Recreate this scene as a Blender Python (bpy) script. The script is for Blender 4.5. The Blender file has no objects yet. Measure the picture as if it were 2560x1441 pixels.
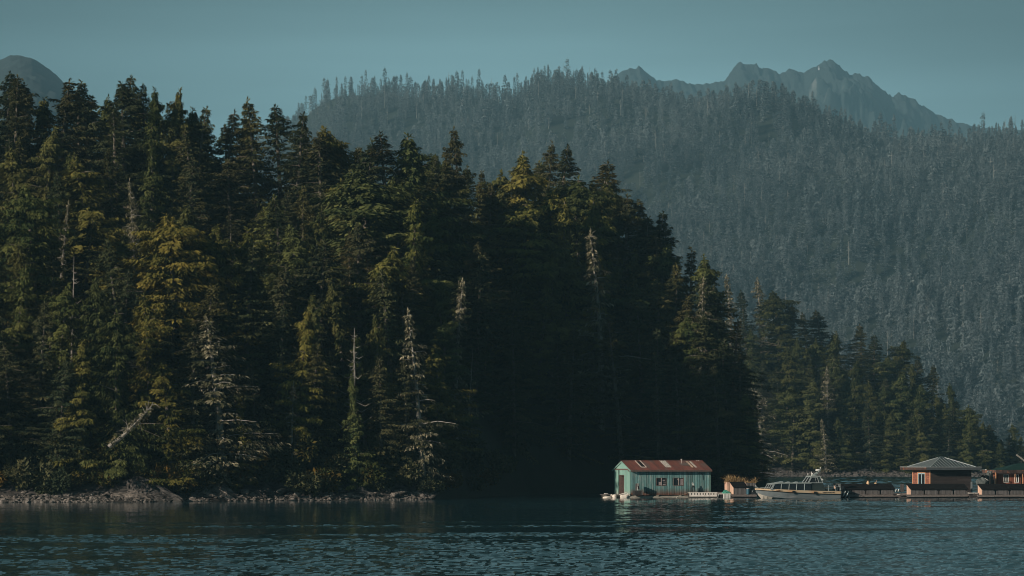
import bpy, bmesh, math, random
import numpy as np
from mathutils import Vector, Matrix

random.seed(7)
S = bpy.context.scene
COL = S.collection
# ------------------------------------------------------------------ camera model
F, CX, VH, HC = 7259.0, 1280.0, 1150.0, 4.0      # focal length and horizon in photo pixels, camera height
YAW = math.radians(15.0)                          # the docks lie at this angle to the picture


def W(u, v, Y):
    return Vector(((u - CX) / F * Y, Y, HC + (VH - v) / F * Y))


def WX(u, Y):
    return (u - CX) / F * Y


def pl(pts):
    xs = [p[0] for p in pts]
    ys = [p[1] for p in pts]
    return lambda x: np.interp(x, xs, ys)


# ------------------------------------------------------------------ noise
def _hash(ix, iy, seed):
    n = (ix.astype(np.int64) * 374761393 + iy.astype(np.int64) * 668265263 + seed * 974711) & 0x7FFFFFFF
    n = ((n ^ (n >> 13)) * 1274126177) & 0x7FFFFFFF
    n = n ^ (n >> 16)
    return (n & 0xFFFF) / 65535.0


def vnoise(x, y, seed=0):
    x = np.asarray(x, float)
    y = np.asarray(y, float)
    ix, iy = np.floor(x), np.floor(y)
    fx, fy = x - ix, y - iy
    fx, fy = fx * fx * (3 - 2 * fx), fy * fy * (3 - 2 * fy)
    ix, iy = ix.astype(np.int64), iy.astype(np.int64)
    a, b = _hash(ix, iy, seed), _hash(ix + 1, iy, seed)
    c, d = _hash(ix, iy + 1, seed), _hash(ix + 1, iy + 1, seed)
    return (a * (1 - fx) + b * fx) * (1 - fy) + (c * (1 - fx) + d * fx) * fy


def fbm(x, y, seed=0, octv=5, ridge=False, gain=0.5):
    out, amp, tot = 0.0, 1.0, 0.0
    x = np.asarray(x, float)
    y = np.asarray(y, float)
    for i in range(octv):
        n = vnoise(x * 2 ** i, y * 2 ** i, seed + i * 17)
        if ridge:
            n = 1 - np.abs(2 * n - 1)
        out = out + n * amp
        tot += amp
        amp *= gain
    return out / tot


# ------------------------------------------------------------------ materials
def _nt(name):
    m = bpy.data.materials.new(name)
    m.use_nodes = True
    nt = m.node_tree
    return m, nt, nt.nodes, nt.links, nt.nodes['Principled BSDF']


def c4(c):
    return (c[0], c[1], c[2], 1.0)


def surf(name, c1, c2=None, scale=3.0, rough=0.8, tint=0.0, metal=0.0, bump=0.0, stretch=(1, 1, 1), spec=0.3, low=None, lowz=(0.2, 0.8), contrast=(0.35, 0.65), patch=None):
    """A weathered surface: two colours mixed by stretched noise, a per-face tint, optional stain rising from the base, optional patches."""
    m, nt, N, L, b = _nt(name)
    c2 = c2 or tuple(x * 0.75 for x in c1)
    tc = N.new('ShaderNodeTexCoord')
    mp = N.new('ShaderNodeMapping')
    mp.inputs['Scale'].default_value = stretch
    L.new(tc.outputs['Object'], mp.inputs['Vector'])
    no = N.new('ShaderNodeTexNoise')
    no.inputs['Scale'].default_value = scale
    no.inputs['Detail'].default_value = 6
    no.inputs['Roughness'].default_value = 0.65
    L.new(mp.outputs[0], no.inputs['Vector'])
    cr = N.new('ShaderNodeValToRGB')
    cr.color_ramp.elements[0].position, cr.color_ramp.elements[1].position = contrast
    cr.color_ramp.elements[0].color, cr.color_ramp.elements[1].color = c4(c1), c4(c2)
    L.new(no.outputs['Fac'], cr.inputs[0])
    col = cr.outputs[0]
    if patch:
        pc, psc, lo, hi = patch
        n2 = N.new('ShaderNodeTexNoise')
        n2.inputs['Scale'].default_value = psc
        n2.inputs['Detail'].default_value = 5
        L.new(mp.outputs[0], n2.inputs['Vector'])
        r2 = N.new('ShaderNodeMapRange')
        r2.inputs[1].default_value, r2.inputs[2].default_value = lo, hi
        L.new(n2.outputs['Fac'], r2.inputs[0])
        mx = N.new('ShaderNodeMix')
        mx.data_type = 'RGBA'
        L.new(r2.outputs[0], mx.inputs[0])
        L.new(col, mx.inputs[6])
        mx.inputs[7].default_value = c4(pc)
        col = mx.outputs[2]
    if low:
        sp = N.new('ShaderNodeSeparateXYZ')
        L.new(tc.outputs['Object'], sp.inputs[0])
        ad = N.new('ShaderNodeMath')
        ad.operation = 'MULTIPLY_ADD'
        ad.inputs[1].default_value = -0.8
        L.new(no.outputs['Fac'], ad.inputs[0])
        L.new(sp.outputs['Z'], ad.inputs[2])
        mr = N.new('ShaderNodeMapRange')
        mr.inputs[1].default_value, mr.inputs[2].default_value = lowz[0] - 0.4, lowz[1] - 0.4
        mr.inputs[3].default_value, mr.inputs[4].default_value = 1.0, 0.0
        L.new(ad.outputs[0], mr.inputs[0])
        mx = N.new('ShaderNodeMix')
        mx.data_type = 'RGBA'
        L.new(mr.outputs[0], mx.inputs[0])
        L.new(col, mx.inputs[6])
        mx.inputs[7].default_value = c4(low)
        col = mx.outputs[2]
    if tint:
        at = N.new('ShaderNodeAttribute')
        at.attribute_name = 'tint'
        mr = N.new('ShaderNodeMapRange')
        mr.inputs[3].default_value, mr.inputs[4].default_value = 1 - tint, 1 + tint
        L.new(at.outputs['Fac'], mr.inputs[0])
        vm = N.new('ShaderNodeVectorMath')
        vm.operation = 'SCALE'
        L.new(col, vm.inputs[0])
        L.new(mr.outputs[0], vm.inputs['Scale'])
        col = vm.outputs[0]
    L.new(col, b.inputs['Base Color'])
    b.inputs['Roughness'].default_value = rough
    b.inputs['Metallic'].default_value = metal
    b.inputs['Specular IOR Level'].default_value = spec
    if bump:
        bp = N.new('ShaderNodeBump')
        bp.inputs['Strength'].default_value = bump
        bp.inputs['Distance'].default_value = 0.1
        L.new(no.outputs['Fac'], bp.inputs['Height'])
        L.new(bp.outputs[0], b.inputs['Normal'])
    return m


def foliage(name, ca, cb, transl=0.14, hue=0.25):
    """Needle sprays: colour varies by spray, by branch and from tree to tree."""
    m, nt, N, L, b = _nt(name)
    N.remove(b)
    at = N.new('ShaderNodeAttribute')
    at.attribute_name = 'tint'
    oi = N.new('ShaderNodeObjectInfo')
    mx = N.new('ShaderNodeMix')
    mx.data_type = 'RGBA'
    ad = N.new('ShaderNodeMath')
    ad.operation = 'MULTIPLY_ADD'
    ad.inputs[1].default_value = hue * 2
    ad.inputs[2].default_value = -hue
    L.new(oi.outputs['Random'], ad.inputs[0])
    a2 = N.new('ShaderNodeMath')
    a2.use_clamp = True
    L.new(ad.outputs[0], a2.inputs[0])
    L.new(at.outputs['Fac'], a2.inputs[1])
    L.new(a2.outputs[0], mx.inputs[0])
    mx.inputs[6].default_value, mx.inputs[7].default_value = c4(ca), c4(cb)
    d = N.new('ShaderNodeBsdfDiffuse')
    t = N.new('ShaderNodeBsdfTranslucent')
    ms = N.new('ShaderNodeMixShader')
    ms.inputs[0].default_value = transl
    oc = N.new('ShaderNodeMix')
    oc.data_type = 'RGBA'
    oc.blend_type = 'MULTIPLY'
    oc.inputs[0].default_value = 1.0
    L.new(mx.outputs[2], oc.inputs[6])
    L.new(oi.outputs['Color'], oc.inputs[7])
    L.new(oc.outputs[2], d.inputs[0])
    L.new(oc.outputs[2], t.inputs[0])
    L.new(d.outputs[0], ms.inputs[1])
    L.new(t.outputs[0], ms.inputs[2])
    L.new(ms.outputs[0], N['Material Output'].inputs[0])
    return m


MAT = {}
MAT['cedar'] = foliage('cedar_foliage', (0.046, 0.060, 0.024), (0.200, 0.185, 0.062))
MAT['hemlock'] = foliage('hemlock_foliage', (0.034, 0.046, 0.026), (0.140, 0.130, 0.062))
MAT['lichen'] = foliage('lichen_foliage', (0.045, 0.050, 0.026), (0.44, 0.38, 0.26), 0.15, 0.06)
MAT['shrub'] = foliage('shrub_leaves', (0.045, 0.055, 0.018), (0.150, 0.090, 0.024))
MAT['dark_leaf'] = foliage('dark_leaves', (0.015, 0.020, 0.014), (0.035, 0.040, 0.026))
MAT['dry_grass'] = foliage('dry_grass', (0.17, 0.10, 0.045), (0.60, 0.43, 0.23), 0.2, 0.1)
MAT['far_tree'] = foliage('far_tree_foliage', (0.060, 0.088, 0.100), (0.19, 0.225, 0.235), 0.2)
MAT['bark'] = surf('bark', (0.20, 0.17, 0.14), (0.08, 0.065, 0.05), 3, 0.9, stretch=(3, 3, 0.6), bump=0.4)
MAT['dead_wood'] = surf('dead_wood', (0.34, 0.31, 0.27), (0.18, 0.16, 0.14), 3, 0.85, stretch=(3, 3, 0.4))
MAT['far_snag'] = surf('far_snag', (0.34, 0.34, 0.32), (0.22, 0.22, 0.21), 0.3)
MAT['soil'] = surf('forest_floor', (0.028, 0.024, 0.016), (0.016, 0.02, 0.010), 0.4, 0.95)
MAT['hill'] = surf('hill_floor', (0.020, 0.030, 0.024), (0.035, 0.045, 0.035), 0.02, 0.95)
MAT['rock'] = surf('shore_rock', (0.22, 0.19, 0.17), (0.055, 0.05, 0.048), 1.6, 0.9, bump=0.7, stretch=(1, 1, 2.2), low=(0.035, 0.033, 0.03), lowz=(0.0, 0.45), contrast=(0.4, 0.62))
MAT['rock_dark'] = surf('outcrop_rock', (0.095, 0.086, 0.082), (0.020, 0.019, 0.019), 1.3, 0.85, bump=0.9, stretch=(1.2, 1.2, 3.0), low=(0.035, 0.033, 0.03), lowz=(0.0, 0.4), contrast=(0.38, 0.62))
MAT['gravel'] = surf('beach_stone', (0.20, 0.175, 0.16), (0.06, 0.055, 0.052), 1.5, 0.9, tint=0.45)
MAT['gravel_far'] = surf('far_beach_stone', (0.12, 0.108, 0.104), (0.05, 0.046, 0.045), 1.0, 0.9, tint=0.4)
MAT['mountain'] = None
MAT['snow'] = surf('snow', (0.85, 0.87, 0.9), (0.75, 0.78, 0.82), 0.05, 0.6)
MAT['teal_board'] = surf('teal_boards', (0.10, 0.235, 0.245), (0.165, 0.285, 0.285), 2.2, 0.85, tint=0.36, stretch=(4, 4, 0.5), low=(0.15, 0.075, 0.055), lowz=(0.40, 1.05), bump=0.15, patch=((0.30, 0.36, 0.35), 3.0, 0.54, 0.70))
MAT['teal_gable'] = surf('teal_gable_boards', (0.17, 0.34, 0.30), (0.23, 0.38, 0.34), 2.2, 0.85, tint=0.16, stretch=(4, 4, 0.6), low=(0.30, 0.33, 0.29), lowz=(0.3, 0.9), patch=((0.48, 0.53, 0.48), 2.5, 0.62, 0.78))
MAT['grey_board'] = surf('weathered_boards', (0.16, 0.145, 0.145), (0.10, 0.092, 0.094), 3, 0.9, tint=0.3, stretch=(5, 5, 0.5), bump=0.2)
MAT['pink_board'] = surf('fresh_cedar_boards', (0.62, 0.41, 0.31), (0.50, 0.32, 0.25), 3, 0.85, tint=0.12, stretch=(5, 5, 0.4))
MAT['white_wood'] = surf('whitewashed_wood', (0.74, 0.68, 0.64), (0.42, 0.38, 0.36), 4, 0.85, tint=0.1, contrast=(0.45, 0.7))
MAT['foam'] = surf('weathered_foam', (0.85, 0.76, 0.68), (0.6, 0.5, 0.44), 4, 0.9, contrast=(0.45, 0.75))
MAT['dark_void'] = surf('tarred_wood', (0.022, 0.021, 0.022), (0.035, 0.03, 0.03), 3, 0.9)
MAT['tar_paper'] = surf('tar_paper', (0.010, 0.010, 0.011), (0.016, 0.016, 0.017), 3, 1.0, tint=0.2, spec=0.05)
MAT['rust'] = surf('rusty_roof', (0.185, 0.066, 0.052), (0.10, 0.050, 0.045), 1.4, 0.75, tint=0.2, stretch=(2.4, 0.5, 0.5), patch=((0.11, 0.095, 0.092), 0.9, 0.55, 0.72), spec=0.1)
MAT['skylight_grey'] = surf('fibreglass_panel', (0.62, 0.60, 0.55), (0.25, 0.25, 0.24), 7, 0.6, contrast=(0.42, 0.6))
MAT['skylight_tan'] = surf('yellowed_panel', (0.68, 0.52, 0.38), (0.24, 0.20, 0.17), 6, 0.6, contrast=(0.45, 0.62))
MAT['trim_brown'] = surf('brown_trim', (0.17, 0.11, 0.09), (0.10, 0.07, 0.065), 4, 0.85)
MAT['trim_pale'] = surf('pale_trim', (0.55, 0.46, 0.42), (0.4, 0.32, 0.3), 4, 0.8)
MAT['glass_dark'] = surf('dark_glass', (0.012, 0.016, 0.02), (0.02, 0.024, 0.028), 2, 0.12, spec=0.5)
MAT['curtain'] = surf('faded_curtain', (0.35, 0.30, 0.30), (0.2, 0.16, 0.17), 6, 0.9)
MAT['log'] = surf('wet_logs', (0.13, 0.12, 0.10), (0.06, 0.055, 0.05), 3, 0.75, stretch=(0.5, 3, 3), low=(0.02, 0.022, 0.02), lowz=(-0.1, 0.25))
MAT['log_pale'] = surf('pale_logs', (0.36, 0.33, 0.29), (0.16, 0.15, 0.13), 3, 0.8, stretch=(0.6, 3, 3))
MAT['deck'] = surf('deck_boards', (0.24, 0.20, 0.19), (0.14, 0.12, 0.115), 3, 0.9, tint=0.3, stretch=(3, 0.6, 3))
MAT['net'] = surf('green_net', (0.10, 0.42, 0.32), (0.03, 0.13, 0.11), 14, 0.9, contrast=(0.42, 0.58))
MAT['blue_plastic'] = surf('blue_barrel', (0.03, 0.11, 0.16), (0.025, 0.085, 0.12), 3, 0.45)
MAT['rope'] = surf('rope', (0.42, 0.36, 0.28), (0.3, 0.26, 0.2), 8)
MAT['hull'] = surf('hull_grey', (0.21, 0.235, 0.25), (0.15, 0.175, 0.19), 0.9, 0.55, stretch=(0.5, 1, 2.5), patch=((0.30, 0.30, 0.31), 0.8, 0.6, 0.75))
MAT['hull_pale'] = surf('hull_bottom_cream', (0.62, 0.56, 0.48), (0.48, 0.43, 0.38), 2, 0.6)
MAT['tan_rub'] = surf('tan_gunwale', (0.64, 0.44, 0.27), (0.66, 0.52, 0.38), 1.0, 0.7, stretch=(0.6, 1, 1), patch=((0.58, 0.28, 0.12), 0.7, 0.6, 0.75))
MAT['rubber'] = surf('black_rubber', (0.015, 0.015, 0.015), None, 4, 0.7)
MAT['alu'] = surf('boat_aluminium', (0.36, 0.40, 0.41), (0.28, 0.32, 0.33), 3, 0.5, metal=0.15)
MAT['boat_roof'] = surf('boat_roof_paint', (0.34, 0.38, 0.38), (0.28, 0.32, 0.32), 3, 0.55)
MAT['canvas'] = surf('dark_green_canvas', (0.030, 0.045, 0.046), (0.022, 0.034, 0.036), 3, 0.8)
MAT['white_paint'] = surf('white_paint', (0.80, 0.80, 0.78), (0.7, 0.7, 0.68), 3, 0.5)
MAT['engine_grey'] = surf('engine_cowl', (0.03, 0.034, 0.04), (0.022, 0.026, 0.03), 3, 0.4)
MAT['ink'] = surf('dark_lettering', (0.10, 0.06, 0.04), None, 3, 0.8)
MAT['cedar_siding'] = surf('red_cedar_siding', (0.30, 0.118, 0.080), (0.15, 0.062, 0.045), 2.5, 0.75, tint=0.22, stretch=(0.7, 0.7, 6), patch=((0.62, 0.28, 0.16), 4.0, 0.6, 0.72))
MAT['dark_siding'] = surf('dark_stained_siding', (0.060, 0.048, 0.046), (0.04, 0.033, 0.034), 2.5, 0.8, tint=0.3, stretch=(0.5, 0.5, 6))
MAT['orange_trim'] = surf('fresh_cedar_trim', (0.72, 0.36, 0.20), (0.60, 0.28, 0.15), 3, 0.75)
MAT['metal_roof'] = surf('grey_metal_roof', (0.044, 0.064, 0.074), (0.035, 0.052, 0.060), 1.5, 0.6, spec=0.2)
MAT['fascia'] = surf('grey_fascia', (0.085, 0.095, 0.105), (0.065, 0.075, 0.085), 3, 0.6)
MAT['fascia_brown'] = surf('brown_fascia', (0.085, 0.054, 0.048), (0.060, 0.042, 0.039), 3, 0.7, tint=0.3, patch=((0.26, 0.10, 0.055), 2.0, 0.56, 0.68))
MAT['blue_frame'] = surf('pale_blue_frame', (0.34, 0.46, 0.52), (0.30, 0.41, 0.47), 3, 0.5)
MAT['green_roof'] = surf('green_metal_roof', (0.016, 0.046, 0.042), (0.013, 0.036, 0.033), 2, 0.7, spec=0.1)
MAT['cabin_board'] = surf('cabin_red_boards', (0.30, 0.11, 0.07), (0.22, 0.08, 0.055), 2.5, 0.8, tint=0.25, stretch=(5, 5, 0.5), low=(0.50, 0.17, 0.08), lowz=(0.1, 0.5))
MAT['tarp'] = surf('grey_tarp', (0.10, 0.115, 0.115), (0.06, 0.07, 0.07), 2.5, 0.7, bump=0.3)
MAT['clay'] = surf('tan_clay', (0.70, 0.48, 0.30), (0.55, 0.36, 0.22), 4, 0.8)
MAT['waders'] = surf('black_waders', (0.015, 0.02, 0.022), None, 4, 0.6)


# ------------------------------------------------------------------ mesh builder
class MB:
    """Collects faces and links them as ONE mesh object."""

    def __init__(s):
        s.v, s.f, s.t, s.m = [], [], [], []

    def face(s, pts, tint=None, mat=0):
        i = len(s.v)
        s.v += [tuple(p) for p in pts]
        s.f.append(tuple(range(i, i + len(pts))))
        s.t.append(random.random() if tint is None else tint)
        s.m.append(mat)

    def add(s, vs, fs, tint=None, mat=0, tr=None):
        i = len(s.v)
        s.v += [tuple(tr @ Vector(p)) if tr else tuple(p) for p in vs]
        t = random.random() if tint is None else tint
        for f in fs:
            s.f.append(tuple(a + i for a in f))
            s.t.append(t)
            s.m.append(mat)

    def box(s, x0, x1, y0, y1, z0, z1, tint=None, mat=0, tr=None):
        vs = [(x0, y0, z0), (x1, y0, z0), (x1, y1, z0), (x0, y1, z0), (x0, y0, z1), (x1, y0, z1), (x1, y1, z1), (x0, y1, z1)]
        s.add(vs, [(0, 3, 2, 1), (4, 5, 6, 7), (0, 1, 5, 4), (1, 2, 6, 5), (2, 3, 7, 6), (3, 0, 4, 7)], tint, mat, tr)

    def hexa(s, bottom, top, tint=None, mat=0):
        s.add(list(bottom) + list(top), [(3, 2, 1, 0), (4, 5, 6, 7), (0, 1, 5, 4), (1, 2, 6, 5), (2, 3, 7, 6), (3, 0, 4, 7)], tint, mat)

    def prism(s, prof, d, tint=None, mat=0):
        """Extrude a closed polygon of 3-D points by the vector d."""
        n = len(prof)
        d = Vector(d)
        vs = [Vector(p) for p in prof] + [Vector(p) + d for p in prof]
        fs = [tuple(range(n - 1, -1, -1)), tuple(range(n, 2 * n))] + [(i, (i + 1) % n, n + (i + 1) % n, n + i) for i in range(n)]
        s.add(vs, fs, tint, mat)

    def tube(s, pts, rad, n=6, tint=None, mat=0, cap=True):
        pts = [Vector(p) for p in pts]
        rad = rad if isinstance(rad, (list, tuple)) else [rad] * len(pts)
        vs, fs = [], []
        for i, p in enumerate(pts):
            d = (pts[min(i + 1, len(pts) - 1)] - pts[max(i - 1, 0)]).normalized()
            a = d.cross(Vector((0.31, 0.95, 0.05)) if abs(d.y) < 0.9 else Vector((1, 0, 0))).normalized()
            b = d.cross(a)
            for k in range(n):
                w = 2 * math.pi * k / n
                vs.append(p + (a * math.cos(w) + b * math.sin(w)) * rad[i])
        for i in range(len(pts) - 1):
            for k in range(n):
                fs.append((i * n + k, i * n + (k + 1) % n, (i + 1) * n + (k + 1) % n, (i + 1) * n + k))
        if cap:
            fs.append(tuple(range(n - 1, -1, -1)))
            fs.append(tuple(range((len(pts) - 1) * n, len(pts) * n)))
        s.add(vs, fs, tint, mat)

    def lathe(s, prof, n=12, at=(0, 0, 0), tint=None, mat=0):
        vs, fs = [], []
        for r, z in prof:
            for k in range(n):
                w = 2 * math.pi * k / n
                vs.append((at[0] + r * math.cos(w), at[1] + r * math.sin(w), at[2] + z))
        for i in range(len(prof) - 1):
            for k in range(n):
                fs.append((i * n + k, i * n + (k + 1) % n, (i + 1) * n + (k + 1) % n, (i + 1) * n + k))
        fs.append(tuple(range(n - 1, -1, -1)))
        fs.append(tuple(range((len(prof) - 1) * n, len(prof) * n)))
        s.add(vs, fs, tint, mat)

    def mesh(s, name, mats, smooth=False):
        me = bpy.data.meshes.new(name)
        me.from_pydata(s.v, [], s.f)
        for m in (mats if isinstance(mats, (list, tuple)) else [mats]):
            me.materials.append(m)
        a = me.attributes.new('tint', 'FLOAT', 'FACE')
        a.data.foreach_set('value', s.t)
        me.polygons.foreach_set('material_index', s.m)
        if smooth:
            me.polygons.foreach_set('use_smooth', [True] * len(s.f))
        me.update()
        return me

    def build(s, name, mats, parent=None, smooth=False):
        return link(name, s.mesh(name, mats, smooth), parent)


def link(name, me, parent=None):
    o = bpy.data.objects.new(name, me)
    COL.objects.link(o)
    if parent is not None:
        o.parent = parent
    return o


def tag(o, label, cat, group=None, kind=None):
    if label:
        o['label'] = label
    if cat:
        o['category'] = cat
    if group:
        o['group'] = group
    if kind:
        o['kind'] = kind
    return o


def thing(name, label, cat, loc, yaw=0.0, group=None):
    o = bpy.data.objects.new(name, None)
    COL.objects.link(o)
    o.location = loc
    o.rotation_euler = (0, 0, yaw)
    o.empty_display_size = 0.2
    return tag(o, label, cat, group)


def structure(name, me):
    o = link(name, me)
    o['kind'] = 'structure'
    return o


def quads_mesh(name, V, mats, tint=None, mi=None):
    """V: n x 4 x 3 array of loose quads."""
    n = len(V)
    me = bpy.data.meshes.new(name)
    me.vertices.add(n * 4)
    me.vertices.foreach_set('co', np.ascontiguousarray(V, dtype=np.float32).ravel())
    me.loops.add(n * 4)
    me.loops.foreach_set('vertex_index', np.arange(n * 4, dtype=np.int32))
    me.polygons.add(n)
    me.polygons.foreach_set('loop_start', np.arange(0, n * 4, 4, dtype=np.int32))
    for m in mats:
        me.materials.append(m)
    a = me.attributes.new('tint', 'FLOAT', 'FACE')
    a.data.foreach_set('value', np.ascontiguousarray(tint, dtype=np.float32))
    if mi is not None:
        me.polygons.foreach_set('material_index', np.ascontiguousarray(mi, dtype=np.int32))
    me.update()
    me.validate()
    return me


def grid_mesh(name, X, Y, Z, mats, smooth=True, mi=None):
    r, c = X.shape
    me = bpy.data.meshes.new(name)
    me.vertices.add(r * c)
    me.vertices.foreach_set('co', np.stack([X, Y, Z], -1).astype(np.float32).ravel())
    idx = np.arange(r * c).reshape(r, c)
    q = np.stack([idx[:-1, :-1], idx[:-1, 1:], idx[1:, 1:], idx[1:, :-1]], -1).reshape(-1, 4)
    n = len(q)
    me.loops.add(n * 4)
    me.loops.foreach_set('vertex_index', q.astype(np.int32).ravel())
    me.polygons.add(n)
    me.polygons.foreach_set('loop_start', np.arange(0, n * 4, 4, dtype=np.int32))
    me.polygons.foreach_set('use_smooth', [smooth] * n)
    for m in mats:
        me.materials.append(m)
    if mi is not None:
        me.polygons.foreach_set('material_index', mi.astype(np.int32).ravel())
    me.update()
    me.validate()
    return me


# ------------------------------------------------------------------ terrain functions (u = photo column, Y = distance)
shore_n = pl([(-700, 270), (-200, 270), (0, 271), (300, 274), (570, 279.5), (850, 285.5), (1080, 290), (1200, 312), (1320, 334), (1500, 350), (1700, 355), (1850, 353), (1930, 352), (2100, 352)])
top_n = pl([(-700, 300), (-200, 215), (0, 205), (150, 212), (300, 205), (380, 230), (430, 265), (500, 285), (560, 286), (620, 290), (660, 265), (720, 280), (745, 312), (770, 345), (860, 342), (960, 360), (1040, 355), (1100, 400), (1150, 365), (1200, 440), (1260, 450), (1300, 410), (1370, 385), (1430, 435), (1480, 412), (1530, 460), (1580, 515), (1640, 560), (1680, 650), (1720, 670), (1780, 672), (1805, 735), (1830, 815), (1855, 905), (1875, 1005), (1895, 1090), (1915, 1150), (1930, 1190), (2100, 1190)])
depth_n = pl([(-700, 75), (1200, 75), (1500, 60), (1700, 40), (1800, 26), (1900, 13), (1930, 9), (2100, 9)])
tall_n = pl([(-700, 18), (1600, 18), (1700, 17), (1800, 14), (1850, 11), (1900, 6.5), (1930, 2.0)])


def ridge_n(u):
    Y = shore_n(u) + depth_n(u)
    return np.maximum(HC + (VH - top_n(u)) / F * Y - tall_n(u), 0.6)


def ground_n(u, Y):
    u = np.asarray(u, float)
    Y = np.asarray(Y, float)
    d = Y - shore_n(u)
    t = d / depth_n(u)
    zr = ridge_n(u)
    beach = np.clip(d / 5.0, -0.3, 1) * 1.3
    z = np.where(t < 1, zr * np.clip((d - 3.0) / (depth_n(u) - 3.0), 0, 1) ** 0.75, zr - (t - 1) * 4.0)
    z = beach + np.maximum(z - 0.6, 0) * 1.0
    edge = np.clip((1928 - u) / 30.0, -0.6, 1)
    z = np.where(u > 1900, np.minimum(z, edge * 3.0), z)
    return z + (fbm(u * 0.02, Y * 0.15, 3, 4) - 0.5) * np.clip(d / 10, 0, 1) * 1.6


shore_c = pl([(1500, 676), (1900, 675), (2560, 676), (3000, 680)])
top_c = pl([(1500, 720), (1780, 700), (1830, 715), (1900, 710), (1950, 745), (2050, 800), (2150, 840), (2250, 880), (2320, 915), (2400, 970), (2450, 1035), (2480, 1075), (2510, 1100), (2560, 1095), (2700, 1060), (3000, 1050)])


def ridge_c(u):
    return np.maximum(HC + (VH - top_c(u)) / F * (shore_c(u) + 65) - 19, 1.5)


def ground_c(u, Y):
    u = np.asarray(u, float)
    Y = np.asarray(Y, float)
    d = Y - shore_c(u)
    t = d / 65.0
    zr = ridge_c(u)
    z = np.where(t < 1, zr * np.clip((d - 9) / 56.0, 0, 1) ** 0.9, zr - (t - 1) * 6.0)
    z = np.clip(d / 9.0, -0.3, 1) * 1.35 + z
    return z + (fbm(u * 0.01, Y * 0.06, 9, 3) - 0.5) * np.clip(d / 20, 0, 1) * 2


top_h = pl([(300, 520), (560, 420), (680, 330), (740, 292), (790, 245), (850, 212), (960, 205), (1050, 212), (1200, 208), (1250, 222), (1310, 195), (1350, 170), (1420, 165), (1500, 180), (1550, 195), (1600, 215), (1700, 240), (1800, 255), (1900, 262), (2000, 270), (2100, 295), (2160, 318), (2300, 332), (2400, 318), (2450, 298), (2500, 285), (2560, 280), (2700, 250), (2900, 240)])
dist_h = pl([(300, 3500), (1000, 3400), (1600, 3150), (2200, 2800), (2560, 2550), (2900, 2450)])
Y0H = 1500.0


def ground_h(u, Y):
    u = np.asarray(u, float)
    Y = np.asarray(Y, float)
    yr = dist_h(u)
    zr = HC + (VH - top_h(u)) / F * yr - 19
    t = np.clip((Y - Y0H) / (yr - Y0H), -0.1, 2)
    z = np.where(t < 1, zr * np.clip(t, -0.05, 1) ** 1.08, zr - (t - 1) * 430)
    X = (u - CX) / F * Y
    amp = np.clip(t * 3, 0, 1) * np.clip((1.04 - t) * 5, 0.12, 1)
    return z + (fbm(X / 250, Y / 400, 21, 4) - 0.5) * 170 * amp


def terrain(name, gf, u0, u1, nu, y0, y1, ny, mats, mi=None):
    us = np.linspace(u0, u1, nu)
    tt = np.linspace(0, 1, ny)
    U, T = np.meshgrid(us, tt)
    Y = y0(U) + T * (y1(U) - y0(U))
    Z = gf(U, Y)
    X = (U - CX) / F * Y
    return structure(name, grid_mesh(name, X, Y, Z, mats, True, mi(U, Y, Z) if mi else None))


def low_is_rock(zlim):
    return lambda U, Y, Z: (Z[:-1, :-1] > zlim).astype(int)


terrain('near_headland_ground', ground_n, -700, 1960, 300, lambda u: shore_n(u) - 4, lambda u: shore_n(u) + depth_n(u) * 1.9, 90, [MAT['rock_dark'], MAT['soil']], lambda U, Y, Z: ((Z[:-1, :-1] > .8) | (U[:-1, :-1] > 1075)).astype(int))
terrain('cove_ground', ground_c, 1500, 3000, 120, lambda u: shore_c(u) - 6, lambda u: shore_c(u) + 150, 60, [MAT['rock_dark'], MAT['soil']], low_is_rock(1.6))
terrain('far_hill', ground_h, 300, 2900, 260, lambda u: Y0H - 60 + 0 * u, lambda u: dist_h(u) + 350, 160, [MAT['hill']])

# ------------------------------------------------------------------ far mountains
def mountain_material():
    m, nt, N, L, b = _nt('mountain_rock_and_forest')
    tc = N.new('ShaderNodeTexCoord')
    n1 = N.new('ShaderNodeTexNoise')
    n1.inputs['Scale'].default_value = 0.007
    n1.inputs['Detail'].default_value = 8
    n1.inputs['Roughness'].default_value = 0.7
    mp = N.new('ShaderNodeMapping')
    mp.inputs['Scale'].default_value = (1.6, 0.4, 0.55)
    L.new(tc.outputs['Object'], mp.inputs[0])
    L.new(mp.outputs[0], n1.inputs['Vector'])
    ge = N.new('ShaderNodeNewGeometry')
    sp = N.new('ShaderNodeSeparateXYZ')
    L.new(ge.outputs['Normal'], sp.inputs[0])
    ad = N.new('ShaderNodeMath')
    ad.operation = 'MULTIPLY_ADD'
    ad.inputs[1].default_value = -0.55
    L.new(sp.outputs['Z'], ad.inputs[0])
    L.new(n1.outputs['Fac'], ad.inputs[2])
    cr = N.new('ShaderNodeValToRGB')
    e = cr.color_ramp.elements
    e[0].position, e[1].position = 0.26, 0.50
    e[0].color, e[1].color = (0.016, 0.028, 0.030, 1), (0.26, 0.27, 0.26, 1)
    L.new(ad.outputs[0], cr.inputs[0])
    L.new(cr.outputs[0], b.inputs['Base Color'])
    b.inputs['Roughness'].default_value = 0.95
    return m


MAT['mountain'] = mountain_material()
YM = 6200.0


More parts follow.
